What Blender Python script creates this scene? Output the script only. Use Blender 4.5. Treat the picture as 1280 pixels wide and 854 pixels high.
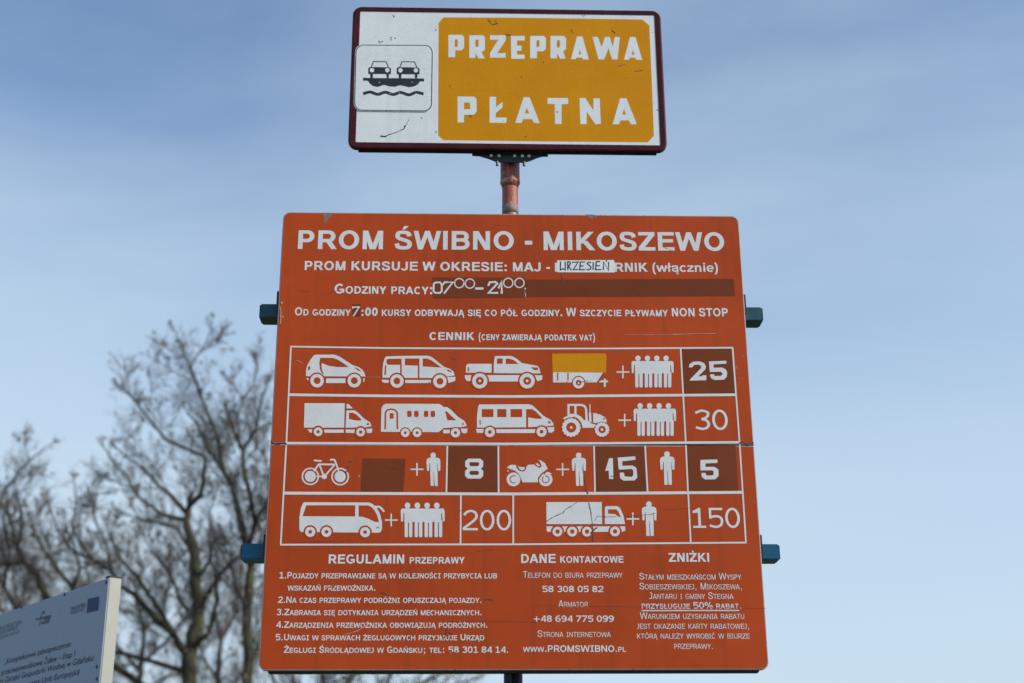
import bpy, bmesh, math, random
from math import sin, cos, pi, radians
from mathutils import Vector, Matrix
from mathutils.geometry import tessellate_polygon
random.seed(7)
scene = bpy.context.scene
for o in list(bpy.data.objects): bpy.data.objects.remove(o)
C = scene.collection

# ------------------------------------------------------------------ camera
FPX = 1778.0                      # focal length in pixels of the 1280 px photograph (a 50 mm lens)
Z0 = 2.32                         # lower edge of the price board above the ground
CAM = Vector((-0.2043, -5.6593, Z0 - 0.7234))
RC = Matrix.Rotation(-0.0353, 3, 'Z') @ Matrix.Rotation(0.3542, 3, 'X') @ Matrix.Rotation(0.0064, 3, 'Y')
RIGHT, FWD, UP = RC.col[0].copy(), RC.col[1].copy(), RC.col[2].copy()
cd = bpy.data.cameras.new('camera'); co = bpy.data.objects.new('camera', cd); C.objects.link(co)
m3 = Matrix((RIGHT, UP, -FWD)).transposed()
co.matrix_world = Matrix.Translation(CAM) @ m3.to_4x4()
cd.sensor_width = 36; cd.lens = FPX * 36 / 1280; cd.clip_start = .05; cd.clip_end = 5000
cd.dof.use_dof = True; cd.dof.focus_distance = 5.88; cd.dof.aperture_fstop = 2.0
scene.camera = co

# ------------------------------------------------------------------ sun and sky
SUN_EL, SUN_AZ = radians(30), radians(20)       # azimuth measured from +x (right) towards the viewer
S = Vector((cos(SUN_EL) * cos(SUN_AZ), -cos(SUN_EL) * sin(SUN_AZ), sin(SUN_EL)))
ld = bpy.data.lights.new('sun', 'SUN'); ld.energy = 3.2; ld.angle = radians(.5); ld.color = (1, .93, .82)
lo = bpy.data.objects.new('sun', ld); C.objects.link(lo); lo.rotation_euler = S.to_track_quat('Z', 'Y').to_euler()
W = bpy.data.worlds.new('World'); scene.world = W; W.use_nodes = True
nt = W.node_tree; nt.nodes.clear()
def N(nt, t, **k):
    n = nt.nodes.new(t)
    for a, b in k.items(): setattr(n, a, b)
    return n
sky = N(nt, 'ShaderNodeTexSky', sky_type='NISHITA'); sky.sun_disc = False
sky.sun_elevation = SUN_EL; sky.sun_rotation = math.atan2(S.x, S.y)
sky.air_density = 1.0; sky.dust_density = .6; sky.ozone_density = 1.6
tc = N(nt, 'ShaderNodeTexCoord')
mp = N(nt, 'ShaderNodeMapping'); mp.inputs['Scale'].default_value = (1.1, 1.1, 3.2); mp.inputs['Rotation'].default_value = (0, .25, .3)
mp.inputs['Location'].default_value = (2.9334, 3.2195, -.1497)
nz = N(nt, 'ShaderNodeTexNoise'); nz.inputs['Scale'].default_value = 1.5; nz.inputs['Detail'].default_value = 8; nz.inputs['Roughness'].default_value = .54
nz.inputs['Distortion'].default_value = .4
rp = N(nt, 'ShaderNodeValToRGB'); rp.color_ramp.elements[0].position = .30; rp.color_ramp.elements[1].position = .70
rp.color_ramp.elements[0].color = (0, 0, 0, 1); rp.color_ramp.elements[1].color = (1, 1, 1, 1)
mx = N(nt, 'ShaderNodeMix', data_type='RGBA'); mx.inputs[7].default_value = (3.1, 3.85, 4.55, 1)
bg = N(nt, 'ShaderNodeBackground'); bg.inputs[1].default_value = .141
out = N(nt, 'ShaderNodeOutputWorld')
L = nt.links.new
L(tc.outputs['Generated'], mp.inputs[0]); L(mp.outputs[0], nz.inputs[0]); L(nz.outputs['Fac'], rp.inputs[0])

sx = N(nt, 'ShaderNodeSeparateXYZ'); L(tc.outputs['Generated'], sx.inputs[0])      # thin high veil, thicker towards the horizon all round
el = N(nt, 'ShaderNodeMapRange', interpolation_type='SMOOTHSTEP'); el.inputs[1].default_value = .12; el.inputs[2].default_value = .66; el.inputs[3].default_value = 1.0; el.inputs[4].default_value = .0
L(sx.outputs[2], el.inputs[0])
nr = N(nt, 'ShaderNodeMapRange'); nr.inputs[3].default_value = -.25; nr.inputs[4].default_value = .29; L(rp.outputs[0], nr.inputs[0])
ad = N(nt, 'ShaderNodeMath', operation='ADD', use_clamp=True); L(el.outputs[0], ad.inputs[0]); L(nr.outputs[0], ad.inputs[1]); L(ad.outputs[0], mx.inputs[0])
L(sky.outputs[0], mx.inputs[6]); L(mx.outputs[2], bg.inputs[0]); L(bg.outputs[0], out.inputs[0])
scene.view_settings.view_transform = 'Standard'; scene.view_settings.look = 'None'
scene.view_settings.exposure = .42; scene.view_settings.gamma = 1

# ------------------------------------------------------------------ materials
def mat(name, col, rough=.5, metal=0., var=.12, scale=4., spec=.5, spots=None, streak=None, bump=0., grain=.05):
    m = bpy.data.materials.new(name); m.use_nodes = True; t = m.node_tree; l = t.links.new
    b = t.nodes['Principled BSDF']; b.inputs['Roughness'].default_value = rough; b.inputs['Metallic'].default_value = metal
    b.inputs['Specular IOR Level'].default_value = spec
    c = N(t, 'ShaderNodeTexCoord')
    n1 = N(t, 'ShaderNodeTexNoise'); n1.inputs['Scale'].default_value = scale; n1.inputs['Detail'].default_value = 6; n1.inputs['Roughness'].default_value = .6
    n2 = N(t, 'ShaderNodeTexNoise'); n2.inputs['Scale'].default_value = scale * 22; n2.inputs['Detail'].default_value = 3
    l(c.outputs['Object'], n1.inputs[0]); l(c.outputs['Object'], n2.inputs[0])
    def darker(k): return (col[0] * k, col[1] * k, col[2] * k, 1)
    a = N(t, 'ShaderNodeMix', data_type='RGBA'); a.inputs[6].default_value = darker(1 - var); a.inputs[7].default_value = darker(1 + var)
    r = N(t, 'ShaderNodeMapRange'); r.inputs[1].default_value = .3; r.inputs[2].default_value = .7
    l(n1.outputs['Fac'], r.inputs[0]); l(r.outputs[0], a.inputs[0])
    g = N(t, 'ShaderNodeMix', data_type='RGBA', blend_type='MULTIPLY'); g.inputs[0].default_value = 1
    r2 = N(t, 'ShaderNodeMapRange'); r2.inputs[1].default_value = .25; r2.inputs[2].default_value = .75; r2.inputs[3].default_value = 1 - grain * 2; r2.inputs[4].default_value = 1 + grain
    l(n2.outputs['Fac'], r2.inputs[0]); l(a.outputs[2], g.inputs[6]); l(r2.outputs[0], g.inputs[7]); cur = g.outputs[2]
    for s in ([streak] if streak else []):           # (colour, strength) runs of dirt down the sheet
        ms = N(t, 'ShaderNodeMapping'); ms.inputs['Scale'].default_value = (14, 14, .9)
        ns = N(t, 'ShaderNodeTexNoise'); ns.inputs['Scale'].default_value = 1.6; ns.inputs['Detail'].default_value = 5
        rs = N(t, 'ShaderNodeMapRange'); rs.inputs[1].default_value = .52; rs.inputs[2].default_value = .82; rs.inputs[4].default_value = s[1]
        l(c.outputs['Object'], ms.inputs[0]); l(ms.outputs[0], ns.inputs[0]); l(ns.outputs['Fac'], rs.inputs[0])
        q = N(t, 'ShaderNodeMix', data_type='RGBA'); q.inputs[7].default_value = (*s[0], 1)
        l(rs.outputs[0], q.inputs[0]); l(cur, q.inputs[6]); cur = q.outputs[2]
    for s in (spots or []):                          # (colour, noise scale, threshold, softness)
        ns = N(t, 'ShaderNodeTexNoise'); ns.inputs['Scale'].default_value = s[1]; ns.inputs['Detail'].default_value = 6; ns.inputs['Roughness'].default_value = .65
        rs = N(t, 'ShaderNodeMapRange'); rs.inputs[1].default_value = s[2]; rs.inputs[2].default_value = s[2] + s[3]
        l(c.outputs['Object'], ns.inputs[0]); l(ns.outputs['Fac'], rs.inputs[0])
        q = N(t, 'ShaderNodeMix', data_type='RGBA'); q.inputs[7].default_value = (*s[0], 1)
        l(rs.outputs[0], q.inputs[0]); l(cur, q.inputs[6]); cur = q.outputs[2]
    l(cur, b.inputs['Base Color'])
    rr = N(t, 'ShaderNodeMapRange'); rr.inputs[3].default_value = max(.05, rough - .12); rr.inputs[4].default_value = min(1, rough + .12)
    l(n1.outputs['Fac'], rr.inputs[0]); l(rr.outputs[0], b.inputs['Roughness'])
    if bump:
        bp_ = N(t, 'ShaderNodeBump'); bp_.inputs['Strength'].default_value = bump; bp_.inputs['Distance'].default_value = .004
        l(n2.outputs['Fac'], bp_.inputs['Height']); l(bp_.outputs[0], b.inputs['Normal'])
    return m
M = {}
M['orange'] = mat('orange_paint', (.465, .063, .011), .55, var=.17, scale=.9, spec=.16, streak=((.24, .048, .018), .5), spots=[((.16, .05, .03), 90, .74, .04)], grain=.02)
M['white'] = mat('white_print', (.72, .735, .75), .5, var=.06, scale=9, spec=.2, spots=[((.42, .22, .14), 60, .68, .06)], grain=.05)
M['brown'] = mat('brown_cover_film', (.20, .046, .016), .6, var=.08, scale=6, spec=.12)
M['brown_dark'] = mat('dark_brown_cover_film', (.18, .042, .016), .6, var=.08, scale=6, spec=.12)
M['amber'] = mat('amber_paint', (.66, .27, .004), .55, var=.06, scale=5, spec=.12, spots=[((.2, .1, .03), 75, .73, .03)], streak=((.5, .22, .02), .25))
M['sign_white'] = mat('white_sign_face', (.77, .81, .83), .45, var=.06, scale=6, spec=.4, spots=[((.1, .1, .1), 70, .74, .02)], streak=((.5, .5, .47), .3))
M['maroon'] = mat('maroon_paint', (.058, .007, .010), .42, var=.3, scale=12, spec=.2, spots=[((.25, .16, .14), 55, .70, .03)])
M['black'] = mat('black_print', (.03, .037, .048), .55, var=.2, scale=15, spec=.2, spots=[((.5, .5, .5), 60, .72, .02)])
M['ink'] = mat('marker_ink', (.015, .025, .045), .6, spec=.15)
M['scratch'] = mat('bare_scratch', (.11, .045, .03), .7, var=.3, scale=30)
M['scratch_lo'] = mat('faint_scratch', (.33, .055, .018), .6, var=.2, scale=30)
M['scratch_hi'] = mat('pale_scratch', (.55, .30, .22), .6, var=.2, scale=30)
M['chip'] = mat('chipped_primer', (.22, .17, .15), .7, var=.4, scale=60)
M['rim'] = mat('aluminium_rim', (.34, .31, .30), .45, var=.2, scale=20, spots=[((.12, .06, .05), 40, .6, .05)])
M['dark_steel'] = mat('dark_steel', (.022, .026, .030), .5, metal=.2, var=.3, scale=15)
M['blue_steel'] = mat('blue_painted_steel', (.018, .13, .25), .42, var=.25, scale=10, spec=.25, spots=[((.12, .06, .03), 35, .66, .04)])
M['worn_blue'] = mat('worn_blue_grey_steel', (.026, .105, .15), .45, var=.3, scale=12, spec=.25, spots=[((.10, .095, .075), 22, .50, .12), ((.02, .02, .02), 40, .6, .05)])
M['galv'] = mat('weathered_bolt_steel', (.45, .45, .44), .4, metal=.7, var=.3, scale=40)
M['pole'] = mat('peeling_red_paint', (.30, .075, .055), .45, var=.25, scale=9, spots=[((.52, .38, .35), 14, .60, .05), ((.10, .05, .035), 25, .64, .04)], bump=.5, grain=.12)
M['grey_sheet'] = mat('blue_grey_sheet', (.29, .345, .46), .5, spec=.25, var=.05, scale=3, streak=((.25, .27, .32), .3), spots=[((.15, .16, .19), 40, .74, .03)])
M['grey_ink'] = mat('faded_print', (.10, .12, .17), .6, spec=.15)
M['navy'] = mat('navy_print', (.015, .045, .14), .5, spec=.15)
M['cream'] = mat('cream_post_paint', (.37, .37, .345), .5, var=.06, scale=10, streak=((.32, .31, .27), .3))
M['bark'] = mat('bark', (.055, .047, .029), .9, var=.4, scale=8, spots=[((.075, .085, .03), 3, .52, .12)], bump=1, grain=.3)
M['twig'] = mat('twig_bark', (.125, .105, .09), .9, var=.35, scale=3)
M['dry_leaf'] = mat('dry_seed_heads', (.14, .115, .09), .9, var=.4, scale=5)
M['grass'] = mat('grass_ground', (.07, .09, .03), .95, var=.4, scale=.6, spots=[((.14, .11, .07), .25, .56, .08)], bump=1, grain=.3)

# ------------------------------------------------------------------ helpers
def link(name, me, mats, parent=None, loc=None):
    o = bpy.data.objects.new(name, me); C.objects.link(o)
    for m in (mats if isinstance(mats, (list, tuple)) else [mats]): me.materials.append(M[m])
    if parent: o.parent = parent
    if loc is not None: o.location = loc
    return o
def thing(name, label, cat, loc=(0, 0, 0), rz=0, group=None):
    o = bpy.data.objects.new(name, None); C.objects.link(o); o.location = loc; o.rotation_euler = (0, 0, rz)
    o.empty_display_size = .2; o['label'] = label; o['category'] = cat
    if group: o['group'] = group
    return o
def ray(px, py):
    return (RIGHT * ((px - 640) / FPX) + FWD + UP * ((427 - py) / FPX))
def onto(px, py, P, n):            # where the sight line of a photograph pixel meets a plane of the place
    d = ray(px, py); return CAM + d * ((P - CAM).dot(n) / d.dot(n))
Y = Vector((0, 1, 0))
def at(px, py, y=0.): return onto(px, py, Vector((0, y, 0)), Y)
def bp(px, py, y=0.):              # board coordinates (x, height over the board's lower edge)
    p = at(px, py, y); return (p.x, p.z - Z0)

class Flat:
    """Flat print: polygons in 2D laid one thin coat above the other on a vertical plane facing -y."""
    def __init__(s, y=-.0007, step=.00005): s.v = []; s.f = []; s.mi = []; s.y = (y * .16 - .00008) if y > -.009 else -.0032; s.step = .000012; s.k = 0
    def poly(s, outer, holes=(), mi=0, same=False):
        if not same: s.k += 1
        y = s.y - s.k * s.step
        loops = [[Vector((p[0], p[1], 0)) for p in outer]] + [[Vector((p[0], p[1], 0)) for p in h] for h in holes]
        tris = tessellate_polygon(loops); b = len(s.v); allp = [p for l in loops for p in l]
        s.v += [(p.x, y, p.y) for p in allp]
        for t in tris:
            a, c, d = (allp[i] for i in t)
            ar = (c.x - a.x) * (d.y - a.y) - (c.y - a.y) * (d.x - a.x)
            if abs(ar) < 1e-12: continue
            s.f.append(tuple(b + i for i in (t if ar > 0 else t[::-1]))); s.mi.append(mi)
    def stroke(s, pts, wx, wy=None, closed=False, mi=0, same=False):
        for lp in outline(pts, wx, wy, closed): s.poly(lp[0], lp[1:], mi, same)
    def build(s, name, mats, parent, loc=None, label=None):
        me = bpy.data.meshes.new(name); me.from_pydata(s.v, [], s.f)
        me.update()
        o = link(name, me, mats, parent, loc)
        for p, i in zip(me.polygons, s.mi): p.material_index = i
        if label: o['label'] = label
        return o
def outline(pts, wx, wy=None, closed=False):
    wy = wx if wy is None else wy
    P = [Vector((p[0], p[1])) for p in pts]
    P = [p for i, p in enumerate(P) if i == 0 or (p - P[i - 1]).length > 1e-7]
    n = len(P); A = []; B = []
    for i in range(n):
        p = P[i]
        d0 = (p - P[i - 1]).normalized() if (i > 0 or closed) else None
        d1 = (P[(i + 1) % n] - p).normalized() if (i < n - 1 or closed) else None
        if d0 is None: d0 = d1
        if d1 is None: d1 = d0
        n0 = Vector((-d0.y, d0.x)); n1 = Vector((-d1.y, d1.x)); m = n0 + n1
        if m.length < .3: m = n0
        m = m.normalized(); k = 1 / max(.55, m.dot(n0))
        o = Vector((m.x * wx * .5 * k, m.y * wy * .5 * k)); A.append((p.x + o.x, p.y + o.y)); B.append((p.x - o.x, p.y - o.y))
    if closed: return [(A, B)] if area(A) > area(B) else [(B, A)]
    # strips are cut into pieces so that tight bends never tessellate badly
    return [([A[i], A[i + 1], B[i + 1], B[i]],) for i in range(n - 1)] if False else [(A + B[::-1],)]
def area(l): return abs(sum(l[i - 1][0] * l[i][1] - l[i][0] * l[i - 1][1] for i in range(len(l)))) / 2
def circ(cx, cy, r, n=28, ry=None): return [(cx + r * cos(2 * pi * i / n), cy + (ry or r) * sin(2 * pi * i / n)) for i in range(n)]
def arc(cx, cy, rx, ry, a0, a1, n=12): return [(cx + rx * cos(radians(a0 + (a1 - a0) * i / n)), cy + ry * sin(radians(a0 + (a1 - a0) * i / n))) for i in range(n + 1)]
def spline(P, n=5, closed=False):
    R = []; m = len(P)
    for i in range(m if closed else m - 1):
        g = lambda j: Vector(P[j % m]) if closed else Vector(P[max(0, min(m - 1, j))])
        a, b, c, d = g(i - 1), g(i), g(i + 1), g(i + 2)
        for k in range(n):
            t = k / n; q = .5 * ((2 * b) + (c - a) * t + (2 * a - 5 * b + 4 * c - d) * t * t + (3 * b - a - 3 * c + d) * t ** 3); R.append((q[0], q[1]))
    if not closed: R.append(tuple(P[-1]))
    return R
def rrect(x0, x1, z0, z1, r, n=6, corners=(1, 1, 1, 1)):     # corners: BL BR TR TL
    out = []
    for (cx, cz, a, on) in ((x0 + r, z0 + r, 180, corners[0]), (x1 - r, z0 + r, 270, corners[1]), (x1 - r, z1 - r, 0, corners[2]), (x0 + r, z1 - r, 90, corners[3])):
        if on: out += arc(cx, cz, r, r, a, a + 90, n)
        else: out.append((x0 if a in (180, 90) else x1, z0 if a in (180, 270) else z1))
    return out

# ------------------------------------------------------------------ lettering (own stroke alphabet, 1000 units to the em)
ARIAL = dict(A=722, B=722, C=722, D=722, E=667, F=611, G=778, H=722, I=278, J=556, K=722, L=611, M=833, N=722, O=778, P=667, R=722, S=667, T=611, U=722, V=667, W=944, Y=667, Z=611)
VERDB = dict(A=776, B=762, C=724, D=830, E=683, F=650, G=811, H=837, I=546, J=555, K=771, L=637, M=948, N=847, O=850, P=733, R=782, S=710, T=682, U=812, V=764, W=1128, Y=737, Z=692)
VERD = dict(A=684, B=686, C=698, D=771, E=632, F=575, G=775, H=751, I=421, J=455, K=693, L=557, M=843, N=748, O=787, P=603, R=695, S=684, T=616, U=732, V=684, W=989, Y=615, Z=685)
ACC = {'Ą': ('A', 'o'), 'Ę': ('E', 'o'), 'Ć': ('C', 'a'), 'Ń': ('N', 'a'), 'Ó': ('O', 'a'), 'Ś': ('S', 'a'), 'Ź': ('Z', 'a'), 'Ż': ('Z', 'd'), 'Ł': ('L', 's')}
FONTS = {'arial': (ARIAL, 156, 132, 716, 556, 278, 278, 333), 'verdb': (VERDB, 150, 118, 727, 711, 342, 361, 480), 'verd': (VERD, 98, 80, 727, 636, 352, 364, 454)}
def glyph(ch, font):
    """returns advance and polygons [(outer, hole...)] with capital height H"""
    W_, t, th, H, dig, spc, per, hyp = FONTS[font]; G = []
    serif = font != 'arial'
    def P(*pts): G.append((list(pts),))
    def R(x0, y0, x1, y1): P((x0, y0), (x1, y0), (x1, y1), (x0, y1))
    def D(xa, ya, xb, yb, w): P((xa - w / 2, ya), (xa + w / 2, ya), (xb + w / 2, yb), (xb - w / 2, yb))
    def St(pts, closed=False, wx=None, wy=None): G.extend(outline(pts, wx or t, wy or th, closed))
    base, acc = ACC.get(ch, (ch, None))
    h, hh = t / 2, th / 2
    if base == ' ': return spc, G
    if base in W_:
        adv = W_[base]; s = {'A': 6, 'V': 6, 'W': 6, 'Y': 4, 'T': 18, 'Z': 26, 'O': 46, 'C': 48, 'G': 48, 'S': 46, 'J': 28}.get(base, 74)
        x0 = s; x1 = adv - s
        if base in 'DBERPLKF': x1 = adv - 38 if base != 'K' else adv - 2
        if base == 'R': x1 = adv - 4
        xm = (x0 + x1) / 2; d = t * 1.1
        if base == 'A':
            D(x0 + d / 2, 0, xm - .03 * d, H, d); D(x1 - d / 2, 0, xm + .03 * d, H, d); R(x0 + .27 * (x1 - x0), H * .22, x1 - .27 * (x1 - x0), H * .22 + th)
        elif base in 'BPR':
            R(x0, 0, x0 + t, H); y2 = H * (.52 if base == 'B' else .45); xr = x1 - h - (26 if base == 'B' else 16 if base == 'P' else 62)
            if base == 'B': y2 = H * .52
            ry = (H - hh - y2) / 2; rx = min(150, (xr - x0) * .42)
            St([(x0 + h, H - hh), (xr - rx, H - hh)] + arc(xr - rx, H - hh - ry, rx, ry, 90, -90)[1:] + [(x0 + h, y2)])
            if base == 'B':
                xr = x1 - h; ry = (y2 - hh) / 2; rx = min(165, (xr - x0) * .42)
                St([(xr - rx - 60, y2), (xr - rx, y2)] + arc(xr - rx, y2 - ry, rx, ry, 90, -90)[1:] + [(x0 + h, hh)])
            if base == 'R': D(x1 - d * .58, 0, x0 + .52 * (x1 - x0), y2, d * 1.1)
        elif base == 'C': St(arc(xm + 8, H / 2, xm - x0 - h + 4, H / 2 - hh + 10, 42, 318, 22))
        elif base == 'G':
            St(arc(xm + 8, H / 2, xm - x0 - h + 4, H / 2 - hh + 10, 44, 305, 22)); R(x1 - t - 6, H * .10, x1 - 6, H * .5); R(xm + 6, H * .5 - th, x1 - t, H * .5)
        elif base == 'D':
            R(x0, 0, x0 + t, H); ry = H / 2 - hh; rx = min((x1 - x0) * .5, 270)
            St([(x0 + h, H - hh), (x1 - h - rx, H - hh)] + arc(x1 - h - rx, H / 2, rx, ry, 90, -90, 16)[1:] + [(x0 + h, hh)])
        elif base in 'EF':
            R(x0, 0, x0 + t, H); R(x0, H - th, x1, H); R(x0, H * .53 - hh, x1 - 32, H * .53 + hh)
            if base == 'E': R(x0, 0, x1 + 6, th)
        elif base == 'H': R(x0, 0, x0 + t, H); R(x1 - t, 0, x1, H); R(x0, H * .53 - hh, x1, H * .53 + hh)
        elif base == 'I':
            R(adv / 2 - h, 0, adv / 2 + h, H)
            if serif: R(60, 0, adv - 60, th); R(60, H - th, adv - 60, H)
        elif base == 'J':
            xr = adv - (72 if not serif else 80) - h; rx = (xr - x0 - h * .4) * (1 if not serif else 1.1)
            St([(xr, H), (xr, H * .32)] + arc(xr - rx / 2, H * .30, rx / 2, H * .30 - hh + 8, 0, -165 if not serif else -150)[1:])
            if serif: R(xr - .42 * adv, H - th, xr, H)
        elif base == 'K':
            R(x0, 0, x0 + t, H); D(x0 + t * .7, H * .36, x1 - d * .85, H, d * 1.15); D(x0 + t * 1.75, H * .50, x1 - d * .6, 0, d * 1.2)
        elif base == 'L': R(x0, 0, x0 + t, H); R(x0, 0, x1 + 6, th)
        elif base == 'M':
            m = t * .92; R(x0, 0, x0 + m, H); R(x1 - m, 0, x1, H)
            D(x0 + .55 * d, H, xm - .1 * d, 0, d * .95); D(x1 - .55 * d, H, xm + .1 * d, 0, d * .95)
        elif base == 'N': m = t * .96; R(x0, 0, x0 + m, H); R(x1 - m, 0, x1, H); D(x0 + d * .55, H, x1 - d * .55, 0, d * 1.08)
        elif base == 'O': St(arc(xm, H / 2, xm - x0 - h, H / 2 - hh + 10, 0, 360, 30)[:-1], True)
        elif base == 'S':
            a, b = x0 + h - 4, x1 - h + 4; w = b - a
            St(spline([(b - 8, H * .70), (b - w * .14, H * .865), (xm, H - hh + 8), (a + w * .13, H * .885), (a + 12, H * .735), (a + w * .14, H * .60), (xm, H * .515), (b - w * .12, H * .42), (b, H * .28), (b - w * .13, H * .115), (xm, hh - 8), (a + w * .10, H * .13), (a - 4, H * .315)], 5))
        elif base == 'T': R(xm - h, 0, xm + h, H); R(x0, H - th, x1, H)
        elif base == 'U':
            rx = (x1 - x0 - t) / 2; St([(x0 + h, H), (x0 + h, H * .36)] + arc(xm, H * .36, rx, H * .36 - hh + 8, 180, 360, 16)[1:] + [(x1 - h, H)])
        elif base == 'V': D(x0 + d / 2, H, xm, 0, d); D(x1 - d / 2, H, xm, 0, d)
        elif base == 'W':
            q = (x1 - x0) / 4; d = t * 1.02; D(x0 + d / 2, H, x0 + q + 4, 0, d); D(xm, H, x0 + q + 4, 0, d); D(xm, H, x1 - q - 4, 0, d); D(x1 - d / 2, H, x1 - q - 4, 0, d)
        elif base == 'Y': R(xm - h, 0, xm + h, H * .44); D(x0 + d * .58, H, xm, H * .40, d * 1.1); D(x1 - d * .58, H, xm, H * .40, d * 1.1)
        elif base == 'Z': R(x0, H - th, x1, H); R(x0, 0, x1 + 8, th); D(x0 + d * .62, th, x1 - d * .66, H - th, d * 1.2)
        if acc == 'a': P((xm - 50, H + 50), (xm + 45, H + 50), (xm + 175, H + 185), (xm + 20, H + 185))
        if acc == 'd': R(xm - h * .95, H + 45, xm + h * .95, H + 45 + th)
        if acc == 's': P((x0 - 75, H * .30), (x0 - 75, H * .30 + th), (x0 + 290, H * .66 + th * .3), (x0 + 290, H * .66 - th * .7))
        if acc == 'o': e = x1 - 30; St(spline([(e - 30, 10), (e - 105, -70), (e - 95, -150), (e + 20, -165)], 5), wx=t * .62, wy=th * .62)
        return adv, G
    if base in '0123456789':
        adv = dig; x0, x1 = 40, adv - 40; xm = adv / 2; a, b = x0 + h, x1 - h; w = b - a
        if base == '0': St(arc(xm, H / 2, xm - x0 - h, H / 2 - hh + 6, 0, 360, 26)[:-1], True)
        if base == '1': R(xm - h + 20, 0, xm + h + 20, H); P((x0 + 50, H * .74), (x0 + 50, H * .74 + th * .9), (xm - h + 60, H), (xm + 20, H * .85), (xm - h + 20, H * .76)); R(x0 + 50, 0, x1 - 20, th * .95)
        if base == '2': St(spline([(a - 6, H * .74), (a + w * .14, H * .87), (xm, H - hh + 6), (b - w * .12, H * .88), (b, H * .72), (b - w * .08, H * .56), (xm, H * .34), (a, H * .12), (a - 10, hh)], 5)); R(x0, 0, x1 + 6, th)
        if base == '3': St(spline([(a, H * .84), (xm, H - hh + 6), (b - 25, H * .87), (b - 12, H * .74), (b - w * .2, H * .60), (xm - 20, H * .53)], 5)); St(spline([(xm - 20, H * .53), (b - w * .15, H * .46), (b, H * .28), (b - w * .14, H * .12), (xm, hh - 6), (a - 6, H * .13)], 5))
        if base == '4': R(b - t * .9, 0, b + t * .1, H); R(x0, H * .22, x1 + 20, H * .22 + th); D(x0 + d4(t), H * .22 + th * .6, b - t * .5, H, t * 1.1)
        if base == '5': R(x0 + 30, H - th, x1 - 14, H); R(x0 + 30, H * .46, x0 + 30 + t * .9, H); St(spline([(x0 + 30 + h, H * .53), (xm + 20, H * .585), (b - w * .08, H * .50), (b + 2, H * .31), (b - w * .13, H * .13), (xm - 10, hh - 6), (a - 8, H * .12)], 5))
        if base in '69':
            g = []; St_ = arc(xm, H * .31, xm - x0 - h, H * .31 - hh + 6, 0, 360, 24)[:-1]
            tail = spline([(b - 6, H * .93), (xm + 30, H - hh * 1.0), (a + w * .2, H * .82), (a, H * .58), (a, H * .34)], 5)
            if base == '9': St_ = [(adv - x, H - y) for x, y in St_]; tail = [(adv - x, H - y) for x, y in tail]
            St(St_, True); St(tail)
        if base == '7': R(x0, H - th, x1, H); D(x0 + t * 1.0, 0, x1 - t * .62, H - th, t * 1.12)
        if base == '8': St(arc(xm, H * .75, (xm - x0 - h) * .92, H * .25 - hh + 8, 0, 360, 22)[:-1], True); St(arc(xm, H * .285, xm - x0 - h, H * .285 - hh + 4, 0, 360, 22)[:-1], True)
        return adv, G
    if ch == '.': R(per / 2 - h, 0, per / 2 + h, t); return per, G
    if ch == ',': P((per / 2 - h, t), (per / 2 + h, t), (per / 2 + h, 0), (per / 2 - 10, -150), (per / 2 - h - 20, -150), (per / 2 - h * .3, 0)); return per, G
    if ch in ':;':
        c = hyp / 2 if serif else 166; x1 = 535 if serif else 517
        R(c - h, x1 - t, c + h, x1); R(c - h, 0, c + h, t)
        if ch == ';': P((c - h * .2, 0), (c + h, 0), (c - 10, -150), (c - h - 20, -150))
        return (hyp if serif else 333), G
    if ch == '-': R(50, 205, hyp - 30, 205 + t * .95); return 333 if not serif else hyp, G
    if ch == '+': R(80, 320 - hh, 740, 320 + hh); R(410 - h * .8, 20, 410 + h * .8, 620); return 867 if serif else 584, G
    if ch == '%':
        for cx, cy in ((230, 540), (830, 190)): G.extend(outline(arc(cx, cy, 140, 150, 0, 360, 16)[:-1], t * .8, th * .8, True))
        D(330, 0, 730, H, t * .85); return 1060, G
    if ch in '()':
        pts = [(255, 745), (150, 560), (118, 270), (150, -20), (255, -200)]
        if ch == ')': pts = [(333 - x, y) for x, y in pts]
        St(spline(pts, 5), wx=t * .82, wy=t * .6); return 333, G
    # lower case letters used once on the board
    if ch == 'w':
        D(55, 519, 215, 0, 140); D(392, 519, 225, 0, 125); D(392, 519, 560, 0, 125); D(722, 519, 570, 0, 140); return 778, G
    if ch == 'ł': R(72, 0, 209, 716); P((0, 250), (0, 350), (285, 490), (285, 390)); return 300, G
    if ch in 'aą':
        St([(75, 355), (110, 440), (260, 472), (400, 440), (428, 340), (430, 90), (470, 0)], wx=130, wy=105); St(spline([(425, 300), (250, 265), (115, 220), (100, 120), (200, 42), (330, 60), (420, 150)], 5), wx=125, wy=95)
        if ch == 'ą': St(spline([(460, 10), (385, -70), (400, -150), (500, -165)], 5), wx=85, wy=75)
        return 556, G
    if ch == 'c': St(arc(290, 258, 192, 218, 38, 322, 20), wx=138, wy=110); return 556, G
    if ch == 'z': R(40, 412, 480, 519); R(15, 0, 491, 108); D(105, 108, 395, 412, 170); return 500, G
    if ch == 'n': R(66, 0, 203, 519); St([(160, 370), (215, 440), (330, 465), (430, 430), (470, 330), (470, 0)], wx=137, wy=110); return 611, G
    if ch == 'i': R(72, 0, 209, 519); R(72, 590, 209, 716); return 278, G
    if ch == 'e': St(arc(285, 258, 192, 218, 0, 318, 22), wx=138, wy=108); R(110, 210, 520, 300); return 556, G
    return 300, G
def d4(t): return t * .55
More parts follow.
